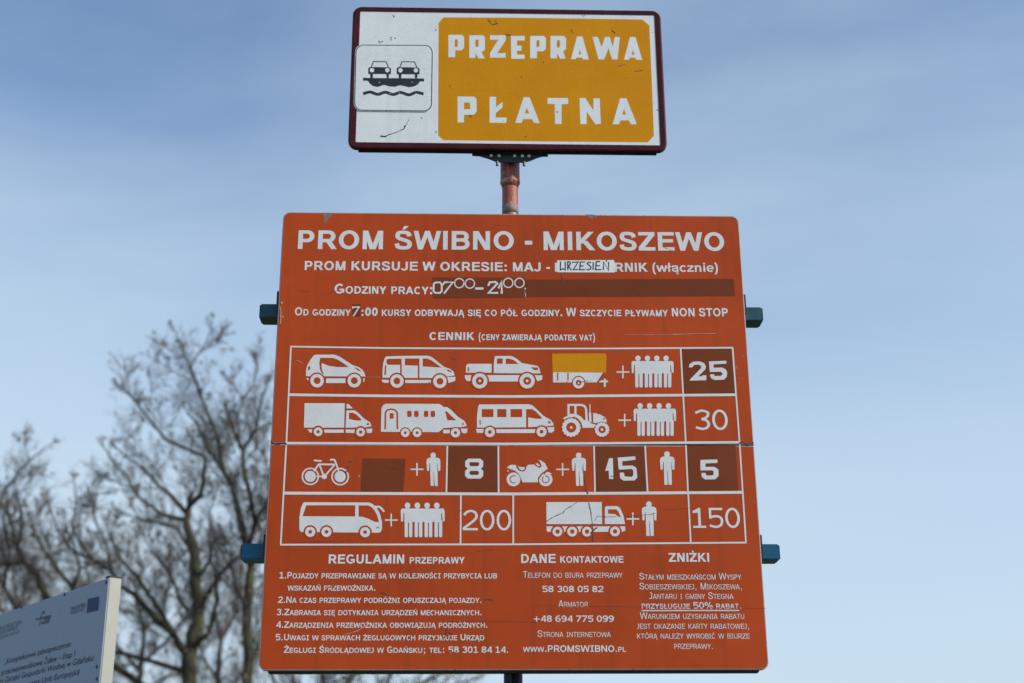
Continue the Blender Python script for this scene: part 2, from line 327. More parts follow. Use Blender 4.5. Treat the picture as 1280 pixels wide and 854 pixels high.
def textline(s, font, smallcaps=.8, lower=False):
    """polygons of a line in em units with origin at its left baseline"""
    x = 0; out = []; lo = 1e9; hi = -1e9
    for ch in s:
        k = 1.0
        if not lower and ch.isalpha() and ch != ch.upper(): k = smallcaps; ch = ch.upper()
        adv, G = glyph(ch, font)
        for g in G:
            q = tuple([(x + px * k, py * k) for px, py in l] for l in g); out.append(q)
            for px, _ in q[0]: lo = min(lo, px); hi = max(hi, px)
        x += adv * k
    return out, lo, hi, FONTS[font][3]
def write(F, s, font, x0, y0, x1, y1, cap, sc=.8, lower=False, mp=bp, mi=0):
    """lay the line from photograph baseline point (x0,y0) to (x1,y1), capitals cap pixels high"""
    polys, lo, hi, H = textline(s, font, sc, lower)
    a = Vector(mp(x0, y0)); b = Vector(mp(x1, y1)); kz = Vector(mp(x0, y0 - cap)).y - a.y
    k = kz / H; kx = (b.x - a.x) / (hi - lo); sl = (b.y - a.y) / (b.x - a.x)
    F.k += 1; base = F.k
    for i, g in enumerate(polys):
        F.k = base + (i % 6)
        m = [[(a.x + (px - lo) * kx, a.y + py * k + sl * (px - lo) * kx) for px, py in l] for l in g]
        F.poly(m[0], m[1:], mi, same=True)
    F.k = base + 6
class Z:
    """a closer look at part of the photograph: origin and magnification"""
    def __init__(s, ox, oy, sc, mp=bp): s.o = (ox, oy); s.s = sc; s.mp = mp
    def p(s, q): return s.mp(s.o[0] + q[0] / s.s, s.o[1] + q[1] / s.s)
    def l(s, pts): return [s.p(q) for q in pts]
    def w(s, c, w): a = Vector(s.p((c[0] - w / 2, c[1]))); b = Vector(s.p((c[0] + w / 2, c[1]))); return (b - a).length

# ------------------------------------------------------------------ solid helpers
def bm_obj(name, bm, mats, parent=None, loc=None, smooth=False):
    bmesh.ops.recalc_face_normals(bm, faces=bm.faces)
    me = bpy.data.meshes.new(name); bm.to_mesh(me); bm.free()
    if smooth:
        for p in me.polygons: p.use_smooth = True
    return link(name, me, mats, parent, loc)
def box(bm, x0, x1, y0, y1, z0, z1, bev=0.):
    r = bmesh.ops.create_cube(bm, size=1); vs = r['verts']
    for v in vs: v.co = Vector(((x0 + x1) / 2 + v.co.x * (x1 - x0), (y0 + y1) / 2 + v.co.y * (y1 - y0), (z0 + z1) / 2 + v.co.z * (z1 - z0)))
    if bev: bmesh.ops.bevel(bm, geom=list({e for v in vs for e in v.link_edges}), offset=bev, segments=2, affect='EDGES')
def lathe(bm, prof, cx, cy, n=28):
    rings = [[bm.verts.new((cx + r * cos(2 * pi * i / n), cy + r * sin(2 * pi * i / n), z)) for i in range(n)] for r, z in prof]
    for a, b in zip(rings, rings[1:]):
        for i in range(n): bm.faces.new((a[i], a[(i + 1) % n], b[(i + 1) % n], b[i]))
    bm.faces.new(rings[0][::-1]); bm.faces.new(rings[-1])
def offset_loop(loop, d):
    c = outline(loop, 2 * d, 2 * d, True)[0]; return list(c[1])
def sheet(bm, loop, y_front, depth, bev, front=True, fmat=0, emat=1):
    """a folded metal sheet: flat face, small rounded edge, return to the back"""
    steps = [(bev, 0), (bev * .45, bev * .12), (bev * .12, bev * .45), (0, bev), (0, depth)]
    rings = []
    for ins, dy in steps:
        lp = offset_loop(loop, ins) if ins > 0 else loop
        rings.append([bm.verts.new((x, y_front + dy, z)) for x, z in lp])
    if front:
        f = bm.faces.new(rings[0]); f.material_index = fmat
    n = len(loop)
    for a, b in zip(rings, rings[1:]):
        for i in range(n):
            f = bm.faces.new((a[i], a[(i + 1) % n], b[(i + 1) % n], b[i])); f.material_index = emat
    return rings

# ------------------------------------------------------------------ ground
bm = bmesh.new(); g = 60
for i in range(g + 1):
    for j in range(g + 1):
        u, v = (i / g * 2 - 1), (j / g * 2 - 1); x = 1500 * u * abs(u) ** 1.6; y = 1500 * v * abs(v) ** 1.6
        bm.verts.new((x, y, .05 * sin(x * .7) * cos(y * .5) * min(1, (x * x + y * y) / 60)))
bm.verts.ensure_lookup_table()
for i in range(g):
    for j in range(g):
        a = i * (g + 1) + j; bm.faces.new([bm.verts[k] for k in (a, a + g + 1, a + g + 2, a + 1)])
o = bm_obj('ground', bm, 'grass', smooth=True); o['kind'] = 'structure'

# ------------------------------------------------------------------ trees (bare, behind)
def tube(bm, pts, radii, n=5):
    prev = None; up = Vector((.3, .2, 1))
    for i, p in enumerate(pts):
        d = (pts[min(i + 1, len(pts) - 1)] - pts[max(i - 1, 0)]).normalized()
        a = d.cross(Vector((0, 1, 0)) if abs(d.y) < .8 else Vector((1, 0, 0))).normalized(); b = d.cross(a)
        ring = [bm.verts.new(p + (a * cos(2 * pi * k / n) + b * sin(2 * pi * k / n)) * radii[i]) for k in range(n)]
        if prev:
            for k in range(n): bm.faces.new((prev[k], prev[(k + 1) % n], ring[(k + 1) % n], ring[k]))
        prev = ring
def rnd3(): return Vector((random.gauss(0, 1), random.gauss(0, 1), random.gauss(0, 1))).normalized()
class Buf:
    def __init__(s): s.v = []; s.f = []
    def tube(s, pts, radii, n=3):
        prev = None
        for i, p in enumerate(pts):
            d = (pts[min(i + 1, len(pts) - 1)] - pts[max(i - 1, 0)]).normalized()
            a = d.cross(Vector((0, 1, 0)) if abs(d.y) < .8 else Vector((1, 0, 0))).normalized(); b = d.cross(a); k0 = len(s.v)
            for k in range(n): s.v.append(tuple(p + (a * cos(2 * pi * k / n) + b * sin(2 * pi * k / n)) * radii[i]))
            if prev is not None:
                for k in range(n): s.f.append((prev + k, prev + (k + 1) % n, k0 + (k + 1) % n, k0 + k))
            prev = k0
def grow(tw, bd, p, d, Ln, r, lv):
    n = 4 if lv else 3; pts = [p.copy()]; q = p.copy(); dd = d.copy()
    for i in range(n):
        dd = (dd + rnd3() * .24 + Vector((0, 0, .10))).normalized(); q = q + dd * (Ln / n); pts.append(q.copy())
    tw.tube(pts, [r * (1 - .75 * i / n) for i in range(n + 1)], 3)
    if lv == 0:
        if random.random() < .05:
            for _ in range(random.randint(1, 3)):
                c = pts[random.randint(1, n)] + rnd3() * .03; s = random.uniform(.015, .045); k = len(bd.v)
                a = rnd3() * s; b = a.cross(rnd3()).normalized() * s
                bd.v += [tuple(c + a), tuple(c + b), tuple(c - a), tuple(c - b)]; bd.f.append((k, k + 1, k + 2, k + 3))
        return
    for _ in range({3: 7, 2: 7, 1: 5}[lv]):
        t = random.uniform(.2, 1); i = min(n - 1, int(t * n)); c = pts[i].lerp(pts[i + 1], t * n - i)
        ax = dd.cross(rnd3()).normalized(); nd = (dd * cos(.75) + ax * sin(.75)).normalized()
        grow(tw, bd, c, nd, Ln * random.uniform(.35, .6), r * .52, lv - 1)
KR = 1.15
def tree(label, D, trunk, limbs, dens=1., group='bare trees behind the boards', r0=.14):
    """trunk and limbs: polylines read off the photograph, at their real distance; radii in metres"""
    base = at(*trunk[0][:2], D); root = thing('bare_tree', label, 'tree', (base.x, D, 0), 0, group)
    inv = Vector((base.x, D, 0)); bm = bmesh.new(); tw = Buf(); bd = Buf()
    def P(q, dy): return at(q[0], q[1], D + dy) - inv
    allp = [(trunk, 0)] + [(l, random.uniform(-2, 2)) for l in limbs]
    for li, (pl, dy) in enumerate(allp):
        pts = [P(q, dy * min(1., i / 2.)) for i, q in enumerate(pl)]; rad = [q[2] * KR for q in pl]
        if li == 0: pts = [Vector((pts[0].x, 0, -.1)), Vector((pts[0].x, 0, .25))] + pts; rad = [rad[0] * 1.7, rad[0] * 1.2] + rad
        # refine with slight wander
        S_ = []; R_ = []
        for i in range(len(pts) - 1):
            m = max(2, int((pts[i + 1] - pts[i]).length / .22))
            for k in range(m):
                t = k / m; w_ = rnd3() * rad[i] * .28; S_.append(pts[i].lerp(pts[i + 1], t) + w_); R_.append(rad[i] * (1 - t) + rad[i + 1] * t)
        S_.append(pts[-1]); R_.append(rad[-1]); tube(bm, S_, R_, 7)
        L_ = sum((S_[i + 1] - S_[i]).length for i in range(len(S_) - 1))
        for i in range(1, len(S_)):
            if R_[i] > .17: continue
            if S_[i].z < 1.2: continue
            hk = .32 + .68 * min(1., R_[i] / .045)
            for _ in range(int(random.random() + (1.35 if R_[i] > .03 else .95) * dens)):
                d = (S_[i] - S_[i - 1]).normalized(); ax = d.cross(rnd3()).normalized(); a = random.uniform(.5, 1.0)
                nd = (d * cos(a) + ax * sin(a) + Vector((0, 0, .12))).normalized()
                big = random.random() < .24
                grow(tw, bd, S_[i], nd, hk * (random.uniform(.9, 1.8) if big else random.uniform(.4, 1.0)), .017 if big else .011, 3 if big else (2 if R_[i] > .03 else 1))
        e = S_[-1]; d = (S_[-1] - S_[-3]).normalized(); grow(tw, bd, e, d, .35, R_[-1], 1); grow(tw, bd, e, (d + rnd3() * .5).normalized(), .25, R_[-1] * .8, 2)
    bm_obj('trunk', bm, 'bark', root, smooth=True)
    me = bpy.data.meshes.new('crown'); k = len(tw.v); me.from_pydata(tw.v + bd.v, [], tw.f + [tuple(i + k for i in f) for f in bd.f])
    me.update(); c = link('crown', me, ['twig', 'dry_leaf'], root)
    for i, p in enumerate(me.polygons): p.material_index = 1 if i >= len(tw.f) else 0
    return root
D1, D2, D3 = 26, 24, 29
random.seed(21)
tree('thick-trunked bare tree with many forking limbs between the information board and price board', D1,
     [(236, 900, .15), (234, 820, .14), (247, 778, .13), (246, 728, .12), (241, 680, .10), (233, 648, .075), (236, 633, .06)],
     [[(236, 633, .055), (252, 618, .045), (254, 600, .04), (257, 572, .035), (205, 548, .03), (194, 533, .025), (173, 507, .02), (156, 487, .012)],
      [(231, 650, .05), (207, 645, .04), (184, 630, .03), (172, 620, .025), (158, 598, .02), (130, 560, .012)],
      [(233, 641, .05), (216, 621, .045), (201, 609, .035), (182, 589, .025), (148, 562, .015)],
      [(240, 690, .04), (222, 660, .035), (205, 655, .03), (176, 650, .02), (152, 640, .012)],
      [(234, 820, .09), (219, 796, .07), (190, 767, .06), (169, 743, .05), (151, 734, .04), (139, 713, .036), (116, 700, .032), (88, 687, .026), (75, 666, .02), (59, 628, .012)],
      [(116, 700, .026), (90, 664, .022), (95, 630, .016), (93, 604, .01)],
      [(139, 713, .03), (133, 680, .025), (118, 650, .018), (115, 628, .01)],
      [(228, 838, .05), (175, 823, .045), (142, 814, .04), (110, 800, .03)],
      [(220, 880, .08), (175, 854, .07), (139, 829, .06), (100, 800, .05)],
      [(249, 767, .05), (258, 743, .045), (279, 713, .04), (299, 695, .03), (315, 670, .02)],
      [(219, 796, .05), (198, 760, .04), (169, 719, .035), (148, 695, .025), (135, 660, .015)],
      [(246, 728, .04), (262, 700, .035), (268, 672, .025), (262, 640, .018), (272, 610, .012)],
      [(247, 778, .04), (225, 750, .032), (213, 715, .026), (190, 690, .018), (175, 660, .012)],
      [(240, 810, .06), (262, 790, .045), (272, 750, .035), (268, 715, .02)]], 1.0)
tree('slender pale-trunked bare tree rising right behind the left edge of the price board', D2,
     [(311, 900, .10), (310, 820, .095), (310, 743, .09), (314, 707, .08), (306, 671, .07), (298, 639, .06), (291, 609, .05)],
     [[(291, 609, .05), (276, 583, .045), (273, 557, .04), (267, 533, .035), (255, 504, .03), (239, 463, .025), (229, 437, .018), (221, 419, .01)],
      [(239, 460, .018), (247, 444, .015), (257, 430, .012), (264, 412, .008)],
      [(310, 690, .05), (320, 650, .045), (312, 620, .04), (306, 592, .04), (303, 563, .035), (293, 542, .025), (285, 520, .015)],
      [(303, 563, .035), (320, 536, .03), (325, 507, .02), (332, 485, .012)],
      [(299, 560, .025), (297, 520, .022), (305, 498, .02), (317, 481, .018), (322, 460, .012)],
      [(320, 650, .04), (335, 628, .035), (350, 600, .03), (365, 560, .02)],
      [(310, 760, .04), (298, 740, .03), (290, 712, .022), (278, 690, .014)],
      [(276, 583, .03), (258, 560, .024), (245, 530, .018), (232, 512, .012)],
      [(314, 707, .035), (326, 690, .03), (340, 660, .022), (352, 640, .014)]], 1.1)
tree('low bare tree at the far left edge, leaning out above the white information board', D3,
     [(86, 900, .12), (75, 800, .11), (59, 746, .08), (46, 720, .07), (31, 702, .06), (23, 687, .05), (10, 638, .03)],
     [[(31, 702, .045), (12, 706, .04), (-20, 700, .03)],
      [(-8, 660, .03), (3, 617, .028), (18, 597, .022), (36, 576, .016), (59, 558, .008)],
      [(80, 790, .06), (90, 736, .05), (77, 718, .04), (54, 687, .03), (40, 660, .02), (34, 640, .012)],
      [(90, 736, .04), (100, 710, .03), (96, 690, .02), (80, 650, .012)],
      [(23, 687, .03), (28, 650, .025), (22, 620, .016), (38, 600, .01)],
      [(60, 790, .05), (20, 760, .045), (5, 735, .04), (-10, 700, .03)],
      [(5, 735, .03), (12, 690, .02), (4, 650, .014)]], 1.25)
tree('bare tree mostly hidden behind the price board, its limbs showing just below the lower edge', 27.,
     [(410, 1010, .11), (405, 930, .10), (404, 860, .05), (402, 800, .04)],
     [[(407, 960, .05), (372, 880, .035), (364, 835, .028), (358, 790, .02)],
      [(405, 930, .05), (420, 870, .04), (445, 842, .035), (500, 815, .025), (560, 790, .014)],
      [(407, 960, .05), (450, 900, .035), (500, 865, .03), (545, 845, .025), (600, 820, .014)],
      [(450, 900, .03), (480, 870, .025), (490, 830, .018)], [(500, 865, .025), (540, 862, .018), (590, 850, .012)],
      [(372, 880, .03), (345, 860, .025), (335, 820, .02), (340, 780, .014)]], 1.3)

tree('distant hazy bare tree seen low between the thick-trunked tree and the information board', 42,
     [(175, 960, .10), (172, 900, .09), (176, 840, .08), (180, 790, .06)],
     [[(180, 790, .05), (170, 750, .04), (178, 710, .03), (170, 680, .02), (176, 655, .012)], [(176, 840, .05), (140, 800, .04), (120, 760, .03), (108, 715, .02), (112, 690, .012)],
      [(180, 790, .05), (205, 760, .04), (215, 720, .03), (210, 690, .02), (220, 668, .012)], [(176, 830, .045), (210, 800, .04), (235, 770, .03), (250, 730, .02), (246, 700, .012)],
      [(172, 880, .04), (150, 860, .035), (130, 850, .03), (118, 820, .02)], [(173, 870, .04), (200, 850, .035), (222, 842, .03), (250, 820, .02)]], 1.3)
tree('distant hazy bare tree seen low between the two nearer trunks beside the price board', 46,
     [(275, 960, .10), (276, 900, .09), (272, 850, .08), (276, 800, .06)],
     [[(276, 800, .05), (268, 760, .04), (274, 725, .03), (268, 690, .02), (272, 668, .012)], [(272, 850, .05), (252, 820, .04), (250, 780, .03), (256, 745, .02)],
      [(276, 800, .05), (292, 770, .04), (296, 735, .03), (290, 705, .02), (296, 680, .012)], [(276, 870, .045), (300, 845, .04), (322, 815, .03), (330, 780, .02), (326, 750, .012)], [(276, 880, .045), (250, 860, .04), (236, 845, .03)]], 1.3)
tree('distant hazy bare tree at the left edge, behind the low leaning tree', 48,
     [(22, 960, .10), (24, 880, .09), (20, 800, .07), (24, 760, .06)],
     [[(24, 760, .05), (16, 725, .04), (20, 690, .03), (14, 660, .02)], [(20, 800, .05), (45, 765, .04), (60, 730, .03), (66, 700, .02), (62, 675, .012)], [(24, 760, .04), (36, 725, .03), (44, 695, .02), (40, 672, .012)],
      [(22, 830, .05), (70, 790, .04), (98, 755, .03), (110, 720, .02), (104, 690, .012)], [(20, 800, .04), (0, 760, .03), (-8, 720, .02)]], 1.3)

# ------------------------------------------------------------------ price board
Bd = thing('price_board', 'large orange-brown ferry price board with white lettering, vehicle pictograms and price grid', 'sign', (0, 0, Z0))
SEAM = bp(640, 555.6)[1]; HB = 1.968
FR = .032
for nm, lp, lab in (('upper_panel', rrect(-1, 1, SEAM + .0018, HB, FR, 6, (0, 0, 1, 1)), None), ('lower_panel', rrect(-1, 1, 0, SEAM - .0018, FR, 6, (1, 1, 0, 0)), None)):
    bm = bmesh.new(); rings = sheet(bm, lp, 0, .022, .0045, front=True)
    f0 = [f for f in bm.faces if len(f.verts) == len(lp)]
    o = bm_obj(nm, bm, ['orange', 'rim'], Bd)
bm = bmesh.new(); box(bm, -.985, .985, .012, .017, .01, HB - .01); bm_obj('back_sheet', bm, 'dark_steel', Bd)
for z0, z1 in ((-.007, .05), (HB - .06, HB - .012), (SEAM - .03, SEAM + .03)):
    bm = bmesh.new(); box(bm, -.965, .965, .0225, .062, z0, z1, .003); bm_obj('frame_bar', bm, 'dark_steel', Bd)
for x0, x1 in ((-1.0035, -.945), (.945, .985)):
    bm = bmesh.new(); box(bm, x0, x1, .0228, .060, .052, HB - .062, .003); bm_obj('frame_stile', bm, 'dark_steel', Bd)
# blue tubes across the back with their open ends capped
for (pxl, pxr, yl0, yl1, yr0, yr1) in ((325.2, 952.8, 380, 397.4, 383.5, 400.5), (302, 974, 680, 700, 679.3, 698.8)):
    yf = .138; a = at(pxl, (yl0 + yl1) / 2, yf); b = at(pxr, (yr0 + yr1) / 2, yf)
    h_ = (at(pxl, yl0, yf).z - at(pxl, yl1, yf).z + at(pxr, yr0, yf).z - at(pxr, yr1, yf).z) / 4; zc = (a.z + b.z) / 2 - Z0
    bm = bmesh.new(); box(bm, a.x, b.x, yf, yf + .094, zc - h_, zc + h_, .004)
    r = bm_obj('cross_rail', bm, 'worn_blue' if pxl > 310 else 'blue_steel', Bd)
    for x, s in ((a.x, -1), (b.x, 1)):
        bm = bmesh.new(); box(bm, min(x, x + s * .004), max(x, x + s * .004), yf + .004, yf + .090, zc - h_ + .004, zc + h_ - .004, .0015); bm_obj('end_cap', bm, 'dark_steel', r)
    for s in (-1, 1):     # bracket plates that hold the sheet to the tube
        bm = bmesh.new(); xx = s * 1.0
        box(bm, min(xx - s * .012, xx + s * .012), max(xx - s * .012, xx + s * .012), .024, yf - .002, zc - h_ - .012, zc + h_ + .014, .002); bm_obj('bracket_plate', bm, 'dark_steel', Bd)

# cover films painted over the old wording
def patch(px, mt, label, y=-.0018, name='cover_patch'):
    F = Flat(y); F.poly([bp(*q) for q in px]); return F.build(name, mt, Bd, label=label)
patch([(540.1, 346.8), (656.2, 347.2), (655.8, 372.2), (541.5, 373)], 'brown', 'short brown cover film behind the white opening hours', -.0022)
patch([(656.0, 349.6), (917.3, 348.6), (919, 370.4), (656, 371.6)], 'brown_dark', 'long empty brown cover film right of the opening hours')
patch([(440.4, 380.5), (450.4, 380.2), (450.8, 395.6), (440.6, 396)], 'brown_dark', 'tiny dark cover film behind the digit seven')
patch([(453.3, 573), (507.1, 573.6), (504.2, 614.8), (450.7, 614.4)], 'brown', 'blank brown square right of the bicycle pictogram')
CELLS = [([(852.6, 437), (914.8, 436.2), (918.4, 492), (855.6, 493.4)], 'brown film in the price cell of the top row'),
         ([(560.6, 558), (621.8, 558), (622, 615.6), (559.6, 615.4)], 'brown film in the price cell for bicycles'),
         ([(743.6, 558), (805.2, 558), (808.2, 615), (744.8, 615.4)], 'brown film in the price cell for motorcycles'),
         ([(858.2, 557.2), (919.5, 556.4), (922.7, 613.8), (860.4, 614.6)], 'brown film in the price cell for foot passengers')]
for q, lb in CELLS: patch(q, 'brown', lb)

# table lines
F = Flat(-.0032, .00005)
def line(p, w): F.stroke([bp(*q) for q in p], w)
PX = 1 / 284.
for p, w in (([(363, 433.4), (480, 435.2), (640, 436), (760, 435.8), (916.4, 434.8)], 2.0), ([(361, 493.6), (480, 495), (640, 495.8), (919.6, 493.6)], 3.2),
             ([(358, 554), (640, 555), (924.4, 553)], 2.8), ([(354.4, 616.6), (640, 617.6), (928.3, 615.6)], 3.4), ([(350.2, 681), (640, 680.6), (933, 678.4)], 2.0)): line(p, w * PX)
for p in ([(363.7, 433.6), (358, 554)], [(357.8, 557), (350.9, 681)], [(915.7, 435), (924.4, 553)], [(924.6, 556), (932.4, 678.5)], [(850.8, 436), (857.2, 554)],
          [(559.2, 557.4), (558, 616)], [(622.9, 557.4), (623.3, 617)], [(742.5, 557.6), (743.8, 616)], [(806.3, 557.2), (809.5, 616)], [(857.3, 556.6), (860, 615.5)],
          [(576.1, 619), (575.6, 680.5)], [(641.5, 619), (641.5, 680.5)], [(860.2, 616.5), (863.4, 679)]): line(p, 1.9 * PX)
F.build('table_lines', 'white', Bd)

# lettering
def lines(name_label, items):
    F = Flat(-.0024, .00004)
    for it in items: write(F, *it[:7], **(it[7] if len(it) > 7 else {}))
    return F.build('lettering', 'white', Bd, label=name_label)
lines('large white title lettering at the top of the board', [('PROM ŚWIBNO - MIKOSZEWO', 'arial', 372.2, 311.3, 905.9, 313.8, 23.3)])
lines('white line of lettering about the operating months', [('PROM KURSUJE W OKRESIE: MAJ -', 'arial', 380.7, 337.6, 687.4, 339.5, 11.2)])
lines('white lettering right of the sticker', [('RNIK (włącznie)', 'arial', 768.6, 339.8, 897.5, 340, 11.2, dict(lower=True))])
lines('white heading for the opening hours', [('Godziny pracy:', 'arial', 418, 367, 540.3, 368, 12.2, dict(sc=.76))])
lines('white line of lettering about departures every half hour', [('Od godziny', 'arial', 368.3, 394.4, 438.2, 394.9, 10.2, dict(sc=.78)), (':00', 'arial', 451.8, 395, 472, 395.1, 10.4),
      ('kursy odbywają się co pół godziny. W szczycie pływamy NON STOP', 'arial', 477.1, 395.1, 910, 395.7, 10.4, dict(sc=.77))])
lines('white price list heading above the table', [('CENNIK', 'arial', 536.7, 425.2, 593.1, 425.3, 9.8), ('(ceny zawierają podatek vat)', 'arial', 598.4, 425.3, 743.7, 426, 9.2, dict(sc=.80))])
lines('white heading of the rules column', [('REGULAMIN', 'arial', 410.7, 704.6, 505.1, 704.6, 11.4), ('przeprawy', 'arial', 511.9, 704.6, 580.8, 704.6, 10.4, dict(sc=.78))])
lines('white heading of the contact column', [('DANE', 'arial', 651.5, 703.9, 694.7, 703.8, 11.2), ('kontaktowe', 'arial', 700.2, 703.7, 779.5, 703.5, 10.6, dict(sc=.78))])
lines('white heading of the discounts column', [('ZNIŻKI', 'arial', 836.1, 702.4, 886.7, 702.3, 11)])
vb = dict(sc=.80)
for t_, x0, x1, y_ in (('1.Pojazdy przeprawiane są w kolejności przybycia lub', 349.2, 621.3, 723.2), ('wskazań przewoźnika.', 359.3, 469, 738.5),
        ('2.Na czas przeprawy podróżni opuszczają pojazdy.', 347, 601.6, 753.8), ('3.Zabrania się dotykania urządzeń mechanicznych.', 345.9, 601.8, 769.2),
        ('4.Zarządzenia przewoźnika obowiązują podróżnych.', 345.1, 609, 784.9), ('5.Uwagi w sprawach żeglugowych przyjmuje Urząd', 344.6, 605.4, 800.6),
        ('Żeglugi Śródlądowej w Gdańsku; tel: 58 301 84 14.', 354.7, 635, 816.2)):
    lines('white line of the rules column', [(t_, 'verdb', x0, y_, x1, y_, 8.0, vb)])
for t_, f_, x0, x1, y_, c_ in (('Telefon do biura przeprawy', 'verd', 653.7, 778.1, 722.3, 8.2), ('58 308 05 82', 'verdb', 678.3, 754.3, 740.3, 7.8), ('Armator', 'verd', 698, 735.2, 758.8, 8.2),
        ('+48 694 775 099', 'verdb', 667.3, 767.4, 777.5, 8), ('Strona internetowa', 'verd', 672, 763.6, 796.4, 8.2), ('www.PROMSWIBNO.pl', 'verdb', 653.7, 782.7, 815, 8.2)):
    lines('white line of the contact column', [(t_, f_, x0, y_, x1, y_, c_, dict(sc=.76))])
for t_, f_, x0, x1, y_ in (('Stałym mieszkańscom Wyspy', 'verd', 799.4, 926.6, 724.6), ('Sobieszewskiej, Mikoszewa,', 'verd', 799.4, 927.1, 736.8), ('Jantaru i gminy Stegna', 'verd', 811.5, 917, 748.8),
        ('przysługuje 50% rabat', 'verdb', 802.2, 923.6, 761.0), ('Warunkiem uzyskania rabatu', 'verd', 800, 930.4, 773.8), ('jest okazanie karty rabatowej,', 'verd', 795.9, 936.2, 786.1),
        ('którą należy wyrobić w biurze', 'verd', 796.4, 937.3, 798.4), ('przeprawy.', 'verd', 842.9, 891, 811.2)):
    lines('white line of the discounts column', [(t_, f_, x0, y_, x1, y_, 8.2, dict(sc=.76))])
F = Flat(-.0024); F.stroke([bp(802, 763.4), bp(923.8, 763.2)], 1.2 * PX); F.poly([bp(x, y) for x, y in ((925, 761), (926.4, 761), (926.4, 759.4), (925, 759.4))]); F.build('underline', 'white', Bd)
for t_, x0, x1, y0, c_, lb in (('30', 869.5, 910.4, 537.5, 25.2, 'thin white price thirty'), ('200', 578, 639, 663, 25.4, 'thin white price two hundred'), ('150', 866.6, 925.6, 660, 25, 'thin white price one hundred fifty')):
    lines(lb, [(t_, 'verd', x0, y0, x1, y0, c_)])

# hand-cut digits on the brown films
F = Flat(-.0034); z = Z(850, 430, 12.2)
F.poly(z.l([(132, 355), (150, 305), (200, 272), (300, 267), (370, 295), (396, 345), (385, 390), (280, 495), (330, 495), (345, 480), (403, 480), (400, 555), (148, 560), (150, 548), (320, 370), (322, 335), (290, 318), (215, 320), (195, 345), (180, 360)]))
F.poly(z.l([(440, 268), (705, 258), (706, 302), (512, 312), (512, 364), (640, 362), (700, 390), (720, 440), (712, 505), (670, 546), (540, 552), (480, 530), (452, 480), (470, 463), (515, 465), (530, 490), (620, 488), (645, 470), (645, 442), (620, 426), (455, 428)]))
F.build('digits', 'white', Bd, label='hand-cut bold digits twenty-five')
F = Flat(-.0034); z = Z(340, 550, 4.129)
F.poly(z.l([(1013, 97), (1075, 97), (1090, 110), (1090, 136), (1078, 148), (1090, 160), (1090, 186), (1076, 200), (1011, 200), (996, 186), (997, 160), (1010, 148), (997, 136), (997, 110)]),
       [z.l([(1021, 115), (1066, 115), (1070, 125), (1063, 136), (1025, 136), (1018, 126)]), z.l([(1023, 160), (1064, 160), (1069, 171), (1062, 181), (1024, 181), (1018, 171)])])
F.build('digits', 'white', Bd, label='hand-cut bold digit eight')
F = Flat(-.0034); z = Z(740, 560, 10.667)
F.poly(z.l([(228, 138), (278, 138), (285, 415), (228, 415), (222, 300), (175, 308)]))
F.poly(z.l([(342, 130), (575, 112), (582, 158), (402, 180), (405, 240), (540, 235), (590, 265), (600, 340), (605, 395), (565, 435), (420, 437), (375, 405), (370, 330), (425, 330), (435, 380), (530, 388), (550, 365), (550, 300), (530, 282), (365, 290), (355, 280)]))
F.build('digits', 'white', Bd, label='hand-cut bold digits fifteen')
F = Flat(-.0034); z = Z(640, 550, 4.)
F.poly(z.l([(942, 100), (1027, 98), (1027, 115), (967, 118), (967, 135), (1012, 135), (1032, 148), (1033, 180), (1015, 197), (965, 198), (948, 185), (947, 165), (967, 165), (972, 178), (1003, 178), (1008, 170), (1008, 158), (1000, 152), (942, 153)]))
F.build('digits', 'white', Bd, label='hand-cut bold digit five')
F = Flat(-.0034); z = Z(530, 340, 9.143); w = z.w((600, 180), 21)
F.stroke(z.l([(128, 122), (182, 120), (203, 145), (203, 218), (182, 241), (130, 241), (109, 218), (111, 140)]), w, closed=True)
F.stroke(z.l([(215, 150), (235, 118), (332, 116), (228, 248)]), w)
for cx, cy in ((403, 129), (524, 134), (963, 126), (1091, 126)): F.stroke([z.p(q) for q in circ(cx, cy, 53, 24)], w * .66, closed=True)
F.stroke(z.l([(585, 190), (680, 190)]), w * 1.25); F.stroke(z.l([(733, 160), (752, 120), (815, 115), (838, 135), (738, 240), (848, 240)]), w * 1.1)
F.stroke(z.l([(852, 188), (887, 116), (889, 250)]), w * 1.2); F.poly(z.l(circ(1157, 190, 9, 8))); F.poly(z.l([(1152, 245), (1164, 245), (1163, 285), (1154, 285)]))
F.build('lettering', 'white', Bd, label='stick-on opening hours on the brown film')
F = Flat(-.0034); z = Z(430, 375, 18.29); F.stroke(z.l([(200, 200), (205, 165), (348, 163), (212, 375)]), z.w((280, 250), 34)); F.build('digits', 'white', Bd, label='stick-on digit seven')
F = Flat(-.0024); F.poly([bp(*q) for q in ((693.6, 328.6), (697, 328.6), (697, 339.7), (693.6, 339.7))]); F.build('lettering', 'white', Bd, label='stem of a letter peeping out left of the sticker')
